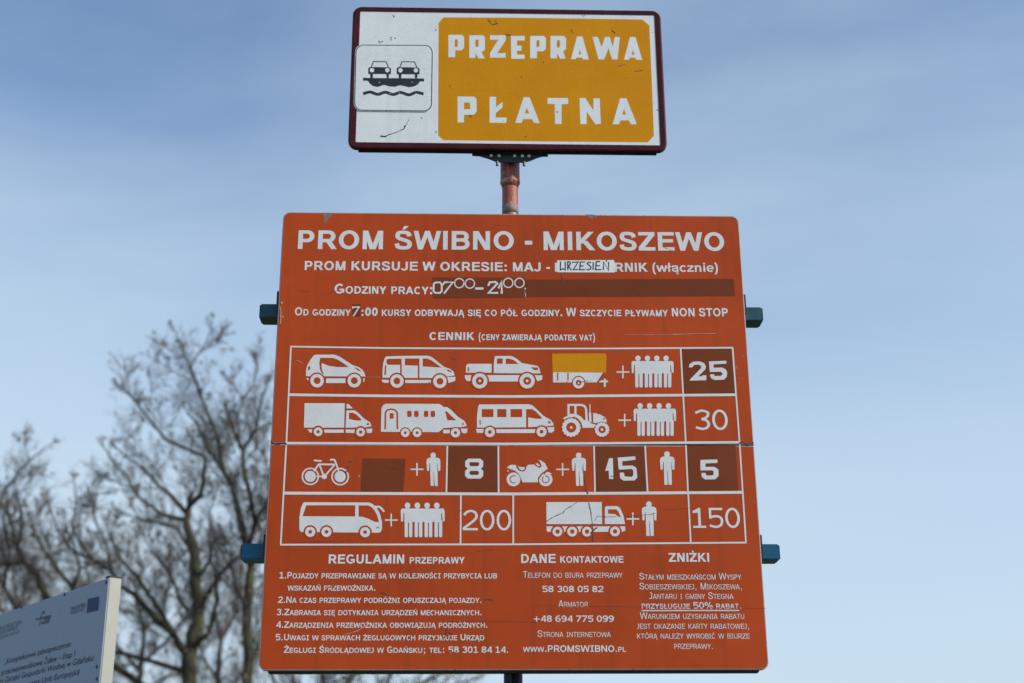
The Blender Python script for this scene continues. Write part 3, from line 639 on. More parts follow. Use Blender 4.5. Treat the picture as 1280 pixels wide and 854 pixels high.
# the handwritten month sticker
z = Z(690, 320, 14.22); F = Flat(-.0030)
F.poly(z.l([(90, 80), (1098, 74), (1115, 120), (1115, 295), (95, 291)])); stk = F.build('sticker', 'sign_white', Bd, label='white sticker with a handwritten month')
F = Flat(-.0036, .00003); w = z.w((500, 180), 22)
for s_ in ([(148, 100), (148, 250), (195, 228), (235, 250), (235, 100)], [(280, 255), (280, 105), (310, 105), (328, 130), (312, 170), (285, 182), (348, 258)], [(355, 118), (468, 108), (375, 245), (468, 240)],
           [(588, 108), (505, 110), (492, 248), (588, 245)], [(500, 180), (562, 180)], [(697, 125), (655, 108), (625, 138), (690, 198), (688, 232), (650, 250), (612, 232)], [(732, 110), (732, 252)],
           [(858, 100), (785, 105), (775, 248), (878, 245)], [(780, 176), (848, 176)], [(912, 252), (915, 108), (1005, 258), (1005, 108)], [(955, 100), (978, 78)]): F.stroke(z.l(s_), w)
F.build('lettering', 'ink', stk)

# ---- pictograms
def icon(name, label, z, prims, y=-.0024):
    F = Flat(y, .00006)
    for pr in prims:
        k = pr[0]; mi = 0 if k[0] == 'w' else 1
        if k[1:] == 'p': F.poly(z.l(pr[1]), mi=mi)
        elif k[1:] == 'o': F.poly(z.l(circ(pr[1], pr[2], pr[3], 30)), mi=mi)
        elif k[1:] == 's': F.stroke(z.l(pr[1]), z.w(pr[1][0], pr[2]), mi=mi, closed=len(pr) > 3)
        elif k[1:] == 'g':      # lugged tyre
            pts = []; n = pr[4]
            for i in range(n * 4): a = 2 * pi * i / (n * 4); r = pr[3] if i % 4 < 2 else pr[3] * .92; pts.append((pr[1] + r * cos(a), pr[2] + r * sin(a)))
            F.poly(z.l(pts), mi=mi)
    return F.build('pictogram', ['white', 'orange'], Bd, label=label)
def wheels(cs, rc, r, rh, dot=0):
    a = [('co', x, y, rc) for x, y in cs]; b = []
    for x, y in cs: b += [('wo', x, y, r), ('co', x, y, rh)] + ([('wo', x, y, dot)] if dot else [])
    return a, b
a, b = wheels([(307, 535), (848, 535)], 120, 98, 50)
icon('car', 'white small car pictogram', Z(370, 430, 11.636), [('wp', [(145, 468), (145, 400), (160, 320), (210, 230), (262, 165), (285, 158), (540, 155), (590, 165), (650, 195), (740, 255), (830, 312), (910, 338), (965, 375), (998, 430), (1010, 475), (950, 475), (145, 470)]),
      ('cp', [(350, 203), (530, 203), (600, 225), (690, 280), (768, 337), (600, 338), (480, 320), (375, 280), (371, 330), (380, 385), (408, 440), (378, 428), (348, 375), (338, 280)]),
      ('cp', [(175, 330), (205, 322), (208, 365), (175, 392)]), ('cp', [(840, 335), (900, 358), (958, 402), (905, 392)])] + a + [('wp', [(440, 502), (720, 502), (720, 570), (435, 570)]), ('wp', [(148, 500), (185, 500), (180, 532), (165, 522)]), ('wp', [(975, 505), (1002, 502), (995, 540), (980, 560)])] + b)
a, b = wheels([(305, 540), (930, 545)], 122, 97, 50)
icon('van', 'white passenger van pictogram', Z(470, 430, 11.636), [('wp', [(95, 492), (95, 390), (105, 280), (128, 205), (150, 182), (400, 175), (740, 172), (790, 182), (830, 205), (900, 262), (990, 335), (1070, 360), (1130, 405), (1143, 460), (820, 497)]),
      ('cp', [(150, 245), (158, 225), (180, 218), (372, 214), (375, 492), (350, 492), (350, 305), (180, 305), (152, 285)]), ('cp', [(420, 212), (632, 212), (632, 500), (608, 500), (608, 318), (420, 310)]),
      ('cp', [(680, 212), (740, 213), (800, 235), (880, 290), (955, 345), (680, 328)]), ('cp', [(130, 310), (150, 310), (145, 450), (120, 455)]), ('cp', [(1020, 370), (1060, 378), (1105, 405), (1100, 416), (1050, 402)])] + a +
     [('wp', [(425, 525), (800, 525), (800, 570), (425, 570)]), ('wp', [(85, 520), (185, 525), (185, 565), (120, 568), (85, 545)]), ('wp', [(1035, 480), (1157, 480), (1150, 540), (1055, 570)])] + b)
a, b = wheels([(288, 538), (977, 538)], 135, 110, 58, 20)
icon('pickup', 'white pickup truck pictogram', Z(575, 430, 11.636), [('wp', [(85, 420), (88, 320), (112, 290), (460, 290), (460, 420)]), ('wp', [(490, 425), (490, 300), (505, 185), (520, 177), (720, 175), (770, 185), (830, 220), (900, 280), (1020, 300), (1130, 322), (1158, 365), (1170, 430)]),
      ('cp', [(540, 212), (622, 212), (622, 290), (535, 290)]), ('cp', [(665, 215), (720, 215), (790, 240), (852, 293), (665, 293)]), ('cp', [(112, 340), (132, 340), (130, 400), (112, 400)]), ('cp', [(1030, 340), (1130, 345), (1140, 382), (1075, 380)]),
      ('wp', [(70, 455), (165, 455), (150, 542), (100, 540), (72, 500)]), ('wp', [(385, 455), (875, 455), (845, 548), (420, 548)]), ('wp', [(1085, 455), (1200, 458), (1195, 520), (1125, 545)])] + a + b)
a, b = wheels([(503, 565)], 100, 83, 42, 18)
icon('trailer', 'white trailer pictogram below the amber patch', Z(680, 430, 11.636), [('wp', [(130, 380), (870, 385), (850, 430), (765, 560), (130, 562)]), ('cp', [(188, 420), (208, 420), (208, 535), (190, 535)]), ('cp', [(338, 420), (358, 420), (358, 535), (340, 535)])] + a + b +
     [('ws', [(805, 558), (850, 535)], 22), ('ws', [(820, 546), (930, 546)], 30), ('ws', [(883, 505), (883, 625)], 30)])
z = Z(680, 430, 11.636); F = Flat(-.0034); F.poly(z.l([(117, 142), (885, 138), (908, 158), (902, 430), (868, 418), (125, 412)])); F.build('cover_patch', 'amber', Bd, label='amber rectangle over the top of the trailer pictogram')
a, b = wheels([(322, 580), (940, 585)], 90, 63, 24)
icon('truck', 'white box truck pictogram', Z(370, 490, 11.636), [('wp', [(125, 165), (710, 165), (700, 520), (115, 520)]), ('wp', [(735, 175), (765, 178), (828, 241), (735, 241)]), ('wp', [(733, 270), (850, 268), (900, 300), (990, 390), (1080, 445), (1098, 500), (1010, 515), (720, 522)]),
      ('cp', [(770, 305), (830, 303), (880, 330), (952, 402), (938, 418), (860, 415), (770, 395)]), ('cp', [(1025, 460), (1050, 450), (1068, 478), (1030, 485)]), ('wp', [(400, 548), (695, 548), (695, 595), (420, 595)]), ('wp', [(722, 548), (870, 548), (850, 600), (722, 595)]),
      ('wp', [(165, 545), (245, 545), (235, 595), (200, 590)]), ('wp', [(1015, 538), (1110, 533), (1105, 590), (1070, 600), (1030, 595)])] + a + b)
a, b = wheels([(390, 545), (548, 545)], 74, 57, 20); c, d = wheels([(1060, 545)], 78, 62, 22)
icon('camper', 'white camper van pictogram with arched door', Z(470, 490, 10.667), [('wp', [(65, 532), (72, 220), (95, 178), (130, 158), (840, 160), (878, 178), (892, 200), (950, 205), (1000, 240), (1090, 330), (1180, 388), (1212, 455), (1130, 470), (900, 482), (835, 537)]),
      ('cs', [(122, 500), (125, 280), (148, 242), (200, 230), (255, 242), (282, 280), (285, 500)], 23), ('cp', [(182, 285), (235, 283), (235, 358), (182, 358)])] +
     [('cp', rrect(x, x + 60, 252, 336, 18, 3)) for x in (415, 508, 638, 728)] + [('cp', [(920, 255), (950, 265), (1010, 325), (1072, 380), (952, 378)]), ('cp', [(1140, 437), (1160, 408), (1178, 437)])] + a +
     [('wp', [(895, 505), (985, 505), (980, 553), (895, 553)]), ('wp', [(1130, 490), (1220, 488), (1215, 540), (1180, 555), (1145, 542)])] + c + b + d)
a, b = wheels([(318, 585), (1070, 580)], 96, 73, 28)
icon('minibus', 'white minibus pictogram', Z(585, 490, 11.636), [('wp', [(130, 520), (130, 350), (148, 215), (165, 183), (880, 180), (925, 190), (970, 225), (1100, 350), (1200, 405), (1240, 455), (1242, 490), (1140, 500), (840, 515)])] +
     [('cp', [(x0, 250), (x1, 250), (x1, 368), (x0, 368)]) for x0, x1 in ((200, 370), (425, 558), (618, 788))] +
     [('cp', [(845, 252), (930, 250), (980, 280), (1078, 378), (1060, 392), (990, 392), (875, 370), (875, 515), (845, 515)]), ('cp', [(165, 410), (185, 410), (185, 480), (170, 480)]), ('cp', [(1165, 430), (1190, 425), (1208, 458), (1165, 460)]),
      ('wp', [(405, 543), (980, 543), (972, 598), (415, 598)]), ('wp', [(115, 540), (230, 540), (218, 598), (130, 595)]), ('wp', [(1150, 515), (1257, 512), (1250, 570), (1210, 596), (1175, 590)])] + a + b)
icon('tractor', 'white tractor pictogram', Z(690, 490, 11.636), [('ws', [(240, 350), (240, 190), (430, 190), (475, 210), (495, 250), (503, 410)], 32), ('ws', [(340, 190), (340, 335)], 32), ('wp', [(225, 352), (245, 318), (350, 320), (420, 360), (470, 412), (520, 410), (548, 450), (600, 470), (642, 475), (610, 522), (445, 522)]),
      ('ws', [(552, 178), (552, 305)], 15), ('ws', [(552, 300), (557, 445)], 34), ('wp', [(596, 308), (640, 312), (710, 335), (770, 370), (790, 400), (795, 445), (600, 452)]), ('co', 757, 390, 14), ('co', 280, 518, 162), ('wp', [(160, 395), (172, 372), (230, 350), (300, 345), (340, 352), (300, 368), (230, 375), (190, 398)]),
      ('co', 728, 548, 116), ('wg', 280, 518, 138, 16), ('co', 280, 518, 74), ('wo', 280, 518, 20), ('wg', 728, 548, 108, 14), ('co', 728, 548, 54), ('wo', 728, 548, 20)])
icon('bicycle', 'white bicycle pictogram', Z(370, 560, 14.24), [('ws', circ(255, 508, 143, 32), 27, 1), ('wo', 255, 508, 98), ('ws', circ(786, 512, 145, 32), 27, 1), ('wo', 786, 512, 100), ('ws', [(318, 415), (405, 292), (690, 296)], 32), ('ws', [(418, 300), (492, 500)], 30),
      ('ws', [(690, 300), (530, 480)], 30), ('ws', [(605, 210), (675, 208), (700, 240), (762, 425)], 30), ('ws', [(318, 224), (455, 234)], 32), ('wo', 503, 510, 48), ('ws', [(360, 508), (480, 510)], 26)])
def moto():
    return [('wo', 180, 420, 92), ('wo', 608, 420, 92), ('co', 608, 420, 52), ('wo', 608, 420, 38), ('cs', arc(182, 420, 48, 48, 60, 300, 16), 14),
            ('cp', [(505, 460), (500, 400), (545, 345), (600, 300), (640, 300), (700, 350), (560, 360), (530, 400), (520, 440)]), ('cp', [(200, 300), (250, 330), (300, 400), (310, 460), (280, 455), (270, 400), (240, 345)]),
            ('wp', [(90, 262), (130, 232), (160, 226), (210, 228), (225, 275), (260, 308), (310, 318), (338, 300), (352, 250), (375, 226), (450, 222), (490, 250), (530, 270), (555, 245), (545, 205), (513, 160), (545, 168), (600, 205), (635, 275), (600, 305), (545, 345), (508, 395), (503, 460), (300, 460), (282, 405), (250, 345), (200, 305), (130, 280)]),
            ('wp', [(235, 238), (262, 253), (330, 258), (326, 288), (290, 303), (258, 280)]), ('wp', [(470, 212), (505, 205), (535, 240), (510, 246)]), ('wp', [(600, 345), (625, 320), (660, 325), (692, 350), (640, 352), (612, 368)]), ('ws', [(575, 350), (608, 412)], 26), ('wp', [(92, 300), (120, 300), (110, 322)])]
icon('motorcycle', 'white motorcycle pictogram', Z(625, 560, 10.667), moto())
a, b = wheels([(243, 533), (460, 533), (975, 537)], 90, 67, 25)
icon('coach', 'white long coach pictogram', Z(365, 615, 10.667), [('wp', [(98, 500), (98, 340), (120, 210), (148, 150), (165, 138), (1030, 142), (1080, 165), (1130, 215), (1172, 290), (1200, 400), (1200, 500), (1185, 530), (1160, 545), (120, 535)]), ('cp', [(190, 178), (845, 178), (842, 328), (140, 325)]),
      ('cp', [(888, 180), (1015, 180), (1060, 200), (1100, 245), (1135, 310), (1162, 405), (1100, 398), (1020, 360), (940, 332), (888, 330)]), ('ws', [(1095, 198), (1165, 200), (1195, 222), (1228, 265)], 28), ('cp', [(1118, 482), (1150, 460), (1162, 486)])] + a + b)
a, b = wheels([(175, 397), (322, 397), (470, 397), (750, 395)], 67, 49, 22)
icon('lorry', 'white long heavy lorry pictogram crossed by cracks', Z(675, 615, 8), [('wp', [(63, 102), (617, 102), (622, 322), (65, 322)]), ('wp', [(648, 322), (648, 155), (665, 142), (770, 142), (800, 160), (835, 240), (850, 322)]), ('cp', [(680, 175), (765, 175), (782, 195), (808, 252), (785, 250), (750, 222), (680, 218)]),
      ('wp', [(65, 345), (852, 345), (852, 388), (820, 400), (75, 400), (65, 385)])] + a + b)
def person(cx, y0, y1, w):      # head to foot in photograph pixels, drawn in a 200 x 450 box
    sx, sy = w / 198., (y1 - y0) / 447.; m = lambda P: [(cx + (x - 1003) * sx, y0 + (y - 45) * sy) for x, y in P]
    F.poly([bp(*q) for q in m(circ(1000, 85, 38, 20))])
    F.poly([bp(*q) for q in m([(935, 120), (975, 112), (1025, 112), (1072, 120), (1095, 135), (1102, 175), (1100, 292), (1072, 292), (1060, 190), (1056, 190), (1062, 300), (1065, 492), (1022, 492), (1008, 302), (1003, 302), (1010, 492), (965, 492), (955, 190), (948, 190), (940, 292), (915, 292), (905, 175), (912, 135)])])
def group4(x0, x1, y0, y1):
    m = lambda P: [bp(x0 + (x - 112) / 645. * (x1 - x0), y0 + (y - 178) / 487. * (y1 - y0)) for x, y in P]
    for cx in (213, 357, 500, 642): F.poly(m(circ(cx, 219, 41, 20))); F.poly(m([(cx - 22, 245), (cx + 22, 245), (cx + 22, 300), (cx - 22, 300)]))
    F.poly(m([(130, 262), (740, 262), (757, 290), (757, 440), (728, 440), (716, 330), (705, 330), (708, 450), (166, 450), (166, 330), (152, 330), (148, 445), (118, 445), (112, 290)]))
    for i in range(4):
        lx = 170 + i * 146
        for a_, b_ in ((0, 50), (64, 114)): F.poly(m([(lx + a_, 430), (lx + b_, 430), (lx + b_, 650), (lx + b_ - 10, 665), (lx + a_ + 10, 665), (lx + a_, 650)]))
        F.poly(m([(lx + 48, 430), (lx + 66, 430), (lx + 66, 458), (lx + 48, 458)]))
for args, lb in (((789.2, 842, 444.6, 484.5), 'row of four white passenger figures in the top row'), ((791.8, 845, 504, 545), 'row of four white passenger figures in the second row'), ((500.8, 555.8, 628.3, 671.7), 'row of four white passenger figures beside the coach')):
    F = Flat(-.0024, .00006); group4(*args); F.build('pictogram', 'white', Bd, label=lb)
for args, lb in (((541.7, 565.6, 607.6, 17.6), 'white standing figure beside the bicycle'), ((723.5, 565.7, 607.3, 18), 'white standing figure beside the motorcycle'), ((834, 564.2, 606.1, 18.4), 'white standing figure beside the price five'), ((811.4, 626.6, 670, 18.6), 'white standing figure beside the heavy lorry')):
    F = Flat(-.0024, .00006); person(*args); F.build('pictogram', 'white', Bd, label=lb)
for x, y in ((778.6, 465.2), (780.8, 525.4), (521.2, 586.8), (703.3, 586.9), (489, 650.2), (791, 648.8)):
    F = Flat(-.0024, .00006); F.stroke([bp(x - 8, y), bp(x + 8, y)], 1.7 * PX); F.stroke([bp(x, y - 8), bp(x, y + 8)], 1.7 * PX); F.build('plus_mark', 'white', Bd)

# ---- scratches, cracks and chips
def jag(pts, n=5, a=.6):
    out = []
    for i in range(len(pts) - 1):
        for k in range(n):
            t = k / n; out.append((pts[i][0] * (1 - t) + pts[i + 1][0] * t + random.uniform(-a, a), pts[i][1] * (1 - t) + pts[i + 1][1] * t + random.uniform(-a, a)))
    return out + [pts[-1]]
F = Flat(-.0042, .00002)
def scr(pts, w, mi, a=.4):
    P = jag(pts, 4, a)
    for i in range(len(P) - 1):
        q = [bp(*P[i]), bp(*P[i + 1])]
        F.stroke(q, w * random.uniform(.45, 1.2) * PX, mi=mi, same=True)
    F.k += 1
z8 = lambda p: [(675 + x / 8, 615 + y / 8) for x, y in p]
scr([(727, 583), (731, 600), (734, 617)], .5, 0); scr(z8([(485, 105), (510, 200), (522, 320), (530, 500)]), 1.1, 0); scr(z8([(65, 295), (140, 245), (230, 210), (250, 180), (370, 105)]), .9, 0)
scr(z8([(550, 290), (575, 240), (620, 248), (760, 250)]), .7, 0); scr(z8([(850, 245), (1000, 240), (1150, 215)]), .6, 0); scr(z8([(500, 420), (530, 380), (575, 360)]), 2., 0, 1.2); scr(z8([(520, 400), (515, 440)]), 1.6, 0, 1.)
scr([(732, 612), (735, 618)], 2, 0, 1)
scr([(831, 637), (862, 635)], .7, 2); scr([(924, 553.4), (933, 554.5), (942, 553.8)], 1.8, 0, .8); scr([(338, 551), (343, 555), (350, 555.8)], 2.2, 0, .6)
scr([(430, 793.5), (445, 789.5), (459, 782)], .8, 1); scr([(559, 786), (557, 795), (553, 799)], 1.6, 0, 1); scr([(560, 790), (566, 793)], 1, 0, .6)
scr([(562, 776.5), (650, 777), (672, 778)], .5, 2, .3); scr([(668, 757), (800, 758.5), (958, 760.5)], .5, 2, .3); scr([(476, 741), (483, 742)], 1, 0); scr([(606, 749.5), (617, 749.6)], .9, 0)
scr([(780, 418.5), (830, 418.8), (860, 417.6), (895, 417)], .7, 1, .25); scr([(841, 418.4), (866, 417.6)], 1, 1, .2); scr([(371, 450.5), (378.5, 454.5)], .9, 1, .2); scr([(457, 471.5), (475, 471.8)], .6, 1, .1)
scr([(596, 689), (617, 687)], .8, 2); scr([(365, 677.8), (420, 676.5)], .5, 2); scr([(656, 362), (656.6, 371)], .8, 1, .2); scr([(702, 342), (704, 352)], 1.2, 2); scr([(740, 376), (737, 381)], .8, 2)
scr([(560, 262 + 90), (601, 352)], .5, 2)
for x, y, r_ in ((431, 590.5, 1.7), (434, 585, 1.2), (437, 578, 1.8)): scr([(x, y), (x + 3, y - 1)], r_, 0, .5)
for x, y, w in ((448.6, 595.4, 3.0), (920, 459, 1.8), (922, 460.5, 1.4), (929, 445.5, 1.2), (924, 473, 1.2), (927, 473, 1.), (352.4, 378.8, 3.2), (353.6, 396, 2.6), (350, 384, 1.6), (943.5, 470, 1.), (636, 700, .8)):
    F.poly([bp(*q) for q in circ(x, y, w / 2, 7)], mi=1)
scr([(350.5, 384), (351.5, 392), (350.2, 405)], 1.6, 1, .5)
for _ in range(70):
    x = random.uniform(340, 935); y = random.uniform(275, 830); F.poly([bp(*q) for q in circ(x, y, random.uniform(.25, .6), 5)], mi=random.choice((0, 0, 2)), same=True)
for _ in range(22):
    x = random.uniform(345, 900); y = random.uniform(275, 825); a_ = random.uniform(-.5, .5); l_ = random.uniform(4, 22); scr([(x, y), (x + l_ * cos(a_), y + l_ * sin(a_))], .5, 2, .25)
F.build('scratches', ['scratch', 'scratch_hi', 'scratch_lo'], Bd)['kind'] = 'stuff'
F = Flat(-.0008, .00003)
F.poly([bp(*q) for q in ((732, 268.2), (744, 268.6), (742.5, 271), (740, 273.8), (737, 272.5), (734.5, 270))]); F.poly([bp(*q) for q in ((743, 270.5), (745.2, 269), (746.5, 271.5), (744, 273))])
F.poly([bp(*q) for q in ((404, 267.5), (416, 267.8), (408, 276), (405.5, 279.5), (405, 274))]); F.poly([bp(*q) for q in ((338.6, 550), (342, 552.4), (345.5, 554.2), (338.4, 554))])
F.poly([bp(*q) for q in ((919.5, 272), (921.5, 276), (922.8, 281), (921.4, 280.4))])
F.build('paint_chips', 'chip', Bd)

# ------------------------------------------------------------------ upper sign
TS = thing('upper_sign', 'white and amber sign in a maroon frame above the big price board', 'sign', (0, 0, Z0))
x0, x1, z0_, z1 = -.7306, .698, 2.2714, 3.0195
bm = bmesh.new(); rr = .042; lp = rrect(x0, x1, z0_ + .012, z1, rr, 6)
FW = .030
inner = [(x, z) for x, z in rrect(x0 + FW + .004, x1 - FW, z0_ + .012 + FW, z1 - FW + .004, .006, 6)]
def ringv(l, y): return [bm.verts.new((x, y, z)) for x, z in l]
A0 = ringv(inner, .004); A1 = ringv(inner, -.0015); A2 = ringv(offset_loop(lp, .007), -.0028); A3 = ringv(offset_loop(lp, .002), -.0012); A4 = ringv(lp, .003); A5 = ringv(lp, .020)
for a, b in ((A0, A1), (A1, A2), (A2, A3), (A3, A4), (A4, A5)):
    for i in range(len(a)): bm.faces.new((a[i], a[(i + 1) % len(a)], b[(i + 1) % len(a)], b[i]))
bm_obj('frame', bm, 'maroon', TS)
bm = bmesh.new(); box(bm, x0 + FW - .01, x1 - FW + .01, .0, .006, z0_ + .03, z1 - .015); bm_obj('face_sheet', bm, 'sign_white', TS)
bm = bmesh.new(); box(bm, x0 + .045, x1 - .045, .0205, .032, z0_ + .006, z0_ + .045, .003); box(bm, x0 + .045, x1 - .045, .0205, .032, z1 - .06, z1 - .02, .003); bm_obj('back_rail', bm, 'dark_steel', TS)
bm = bmesh.new(); box(bm, x0 + .03, x1 - .03, .012, .018, z0_ + .03, z1 - .01); bm_obj('back_sheet', bm, 'dark_steel', TS)
zA = Z(420, 0, 2.977)
F = Flat(0); pts = [(400, 65), (640, 66), (1140, 73), (1166, 95), (1175, 300), (1183, 505), (1160, 530), (700, 526), (400, 522), (380, 505), (381, 300), (382, 85)]
F.poly(zA.l(pts)); F.build('amber_field', 'amber', TS)
F = Flat(-.0006, .00005)
for zz, items in ((Z(550, 30, 9.846), [([(103, 135), (270, 135), (297, 162), (297, 292), (265, 325), (187, 325), (187, 410), (103, 410)], [(182, 195), (195, 188), (218, 190), (218, 270), (205, 285), (182, 285)]),
        ([(360, 140), (530, 140), (553, 168), (553, 320), (512, 345), (550, 425), (475, 425), (437, 360), (435, 418), (360, 418)], [(435, 195), (470, 195), (475, 205), (475, 272), (465, 282), (435, 282)]),
        ([(617, 140), (808, 140), (808, 205), (703, 360), (808, 360), (808, 415), (617, 415), (617, 357), (715, 195), (617, 195)], None),
        ([(872, 148), (1042, 148), (1042, 205), (948, 205), (948, 268), (1003, 268), (1003, 330), (948, 330), (948, 378), (1042, 378), (1042, 430), (878, 430)], None),
        ([(1110, 148), (1277, 148), (1304, 175), (1304, 305), (1272, 338), (1194, 338), (1194, 423), (1110, 423)], [(1187, 208), (1202, 201), (1225, 203), (1225, 273), (1212, 286), (1187, 286)])]),
    (Z(670, 30, 8), [([(145, 120), (278, 120), (302, 145), (301, 250), (272, 278), (298, 345), (243, 350), (208, 290), (208, 345), (145, 345)], [(208, 165), (235, 165), (240, 172), (240, 228), (232, 236), (208, 236)]),
        ([(410, 126), (465, 126), (528, 355), (472, 355), (460, 337), (405, 337), (396, 352), (350, 352)], [(437, 258), (455, 305), (425, 305)]),
        ([(565, 130), (617, 130), (657, 232), (690, 130), (738, 130), (767, 232), (788, 130), (838, 132), (815, 355), (762, 355), (725, 243), (682, 355), (625, 355)], None),
        ([(940, 132), (995, 132), (1062, 360), (1005, 360), (992, 337), (940, 337), (930, 358), (880, 358)], [(968, 262), (988, 308), (955, 308)])]),
    (Z(560, 110, 9.846), [([(118, 105), (325, 108), (352, 138), (352, 292), (320, 330), (197, 330), (197, 425), (118, 425)], [(197, 180), (255, 180), (272, 195), (272, 260), (197, 264)]),
        ([(512, 110), (592, 110), (592, 237), (670, 172), (670, 240), (590, 308), (587, 365), (722, 365), (718, 430), (512, 428)], None),
        ([(930, 115), (1005, 115), (1130, 435), (1058, 430), (1035, 385), (925, 385), (905, 430), (828, 430)], [(968, 245), (998, 314), (945, 314)])]),
    (Z(680, 110, 8.533), [([(38, 107), (258, 108), (258, 172), (188, 175), (188, 385), (118, 385), (113, 172), (38, 170)], None),
        ([(378, 108), (440, 108), (527, 240), (527, 112), (594, 112), (606, 385), (545, 385), (455, 250), (455, 385), (388, 385)], None),
        ([(812, 110), (880, 112), (990, 388), (925, 388), (905, 347), (815, 347), (800, 388), (732, 388)], [(852, 222), (875, 285), (835, 285)])])):
    for ou, ho in items: F.poly(zz.l(ou), [zz.l(ho)] if ho else [], same=True)
F.build('lettering', 'sign_white', TS, label='bold white cut-out capitals on the amber field')
# ferry pictogram sticker
z = Z(440, 50, 8.99)
def rr4(TL, TR, BR, BL, r, n=6):
    out = []; Q = [TL, TR, BR, BL]
    for i in range(4):
        p = Vector(Q[i]); a = (Vector(Q[i - 1]) - p).normalized(); b = (Vector(Q[(i + 1) % 4]) - p).normalized(); c = p + (a + b) * r
        for k in range(n + 1):
            t = k / n * pi / 2; out.append(tuple(c - b * r * cos(t) - a * r * sin(t)))
    return out
F = Flat(-.0098, .00005); lpq = rr4((38, 52), (912, 58), (900, 810), (18, 800), 88)
F.poly(z.l(lpq)); F.stroke(z.l(rr4((47, 62), (903, 66), (892, 802), (28, 792), 82)), z.w((500, 60), 11), closed=True, mi=1)
for dx, dy in ((0, 0), (320, 2)):
    q = lambda P: [(x + dx, y + dy) for x, y in P]
    F.stroke(z.l(q([(215, 315), (242, 247), (382, 250), (412, 315)])), z.w((300, 300), 12), mi=1)
    F.poly(z.l(q([(182, 325), (200, 308), (420, 312), (440, 328), (438, 390), (182, 388)])), mi=1)
    F.poly(z.l(q([(202, 385), (237, 385), (234, 432), (206, 432)])), mi=1); F.poly(z.l(q([(385, 388), (417, 388), (413, 432), (389, 432)])), mi=1)
    for cx in (225, 398): F.poly(z.l(q(circ(cx, 344, 25, 18))), mi=0)
F.poly(z.l([(125, 428), (180, 432), (810, 437), (810, 473), (765, 470), (745, 500), (705, 525), (640, 537), (590, 524), (540, 514), (480, 532), (420, 527), (360, 510), (290, 533), (240, 525), (200, 495), (180, 465), (125, 462)]), mi=1)
F.stroke(z.l(spline([(125, 610), (205, 590), (290, 616), (375, 592), (465, 618), (545, 594), (640, 622), (720, 594), (805, 612)], 5)), z.w((400, 600), 38), mi=1)
for cx, cy in ((430, 607), (532, 600), (720, 607), (675, 480), (310, 480)): F.poly(z.l(circ(cx, cy, 5, 7)), mi=0)
F.build('ferry_pictogram', ['sign_white', 'black'], TS, label='white rounded sticker with two black cars on a ferry above waves')
F = Flat(-.0005, .00003)
def scu(pts, w, a=1.2):
    P = jag(pts, 3, a)
    for i in range(len(P) - 1): F.stroke([zA.p(P[i]), zA.p(P[i + 1])], w * random.uniform(.5, 1.2) * PX, same=True)
    F.k += 1
F.k = 6
scu([(272, 445), (252, 480), (215, 497), (188, 505)], 1.2); scu([(188, 508), (165, 507)], 3, 1); scu([(563, 70), (580, 92), (605, 88)], 1.3); scu([(590, 75), (600, 90)], 1); scu([(1025, 112), (1038, 125)], 1.4); scu([(628, 130), (650, 132)], 1.6)
scu([(1045, 248), (1075, 240)], .9); scu([(1110, 266), (1140, 262)], .9); scu([(160, 160), (175, 153)], 1.2); scu([(210, 55), (218, 65)], 1.4); scu([(915, 60), (928, 58)], 1.2); scu([(497, 430), (503, 436)], 1.6); scu([(420, 316), (430, 330)], .5)
for x, y in ((205, 148), (220, 143), (318, 440), (372, 492), (371, 112), (160, 155), (772, 232), (690, 287), (876, 113), (706, 510), (316, 238), (1196, 410), (823, 417), (1030, 118), (205, 140), (255, 470), (880, 120)): F.poly(zA.l(circ(x, y, 2.6, 7)), same=True)
for _ in range(40): F.poly(zA.l(circ(random.uniform(95, 1190), random.uniform(60, 520), random.uniform(.7, 1.5), 5)), same=True)
F.build('scratches', 'black', TS)['kind'] = 'stuff'
# mounting bracket under the sign
PY = .05
bm = bmesh.new(); prof = [(-.155, .0), (-.155, -.012), (-.125, -.014), (-.09, -.026), (-.06, -.040), (-.04, -.044), (.05, -.044), (.08, -.036), (.11, -.020), (.13, -.013), (.155, -.012), (.155, 0)]
cxp = at(638, 200, 0).x; zb = z0_ + .012
for yy in (.034,):
    f_ = [bm.verts.new((cxp + x * 1.1, yy, zb + z * 1.0)) for x, z in prof]; b_ = [bm.verts.new((cxp + x * 1.1, yy + .006, zb + z)) for x, z in prof]
    bm.faces.new(f_); bm.faces.new(b_[::-1])
    for i in range(len(prof)): bm.faces.new((f_[i], f_[(i + 1) % len(prof)], b_[(i + 1) % len(prof)], b_[i]))
box(bm, cxp - .10, cxp + .10, .0335, .0555, zb + .22, zb + .27, .002); box(bm, cxp - .10, cxp + .10, .0335, .0555, zb + .50, zb + .55, .002)
bm_obj('bracket', bm, 'dark_steel', TS)
for dx in (-.085, -.05, .055, .085, .02):
    bm = bmesh.new(); bmesh.ops.create_cone(bm, cap_ends=True, segments=6, radius1=.008, radius2=.008, depth=.012, matrix=Matrix.Translation((cxp + dx, .031, zb - .016)) @ Matrix.Rotation(pi / 2, 4, 'X')); bm_obj('bolt', bm, 'galv', TS)
for dx in (-.058, .062):
    bm = bmesh.new(); bmesh.ops.create_cone(bm, cap_ends=True, segments=6, radius1=.007, radius2=.007, depth=.03, matrix=Matrix.Translation((cxp + dx, .031, zb - .048))); bm_obj('bolt', bm, 'dark_steel', TS)

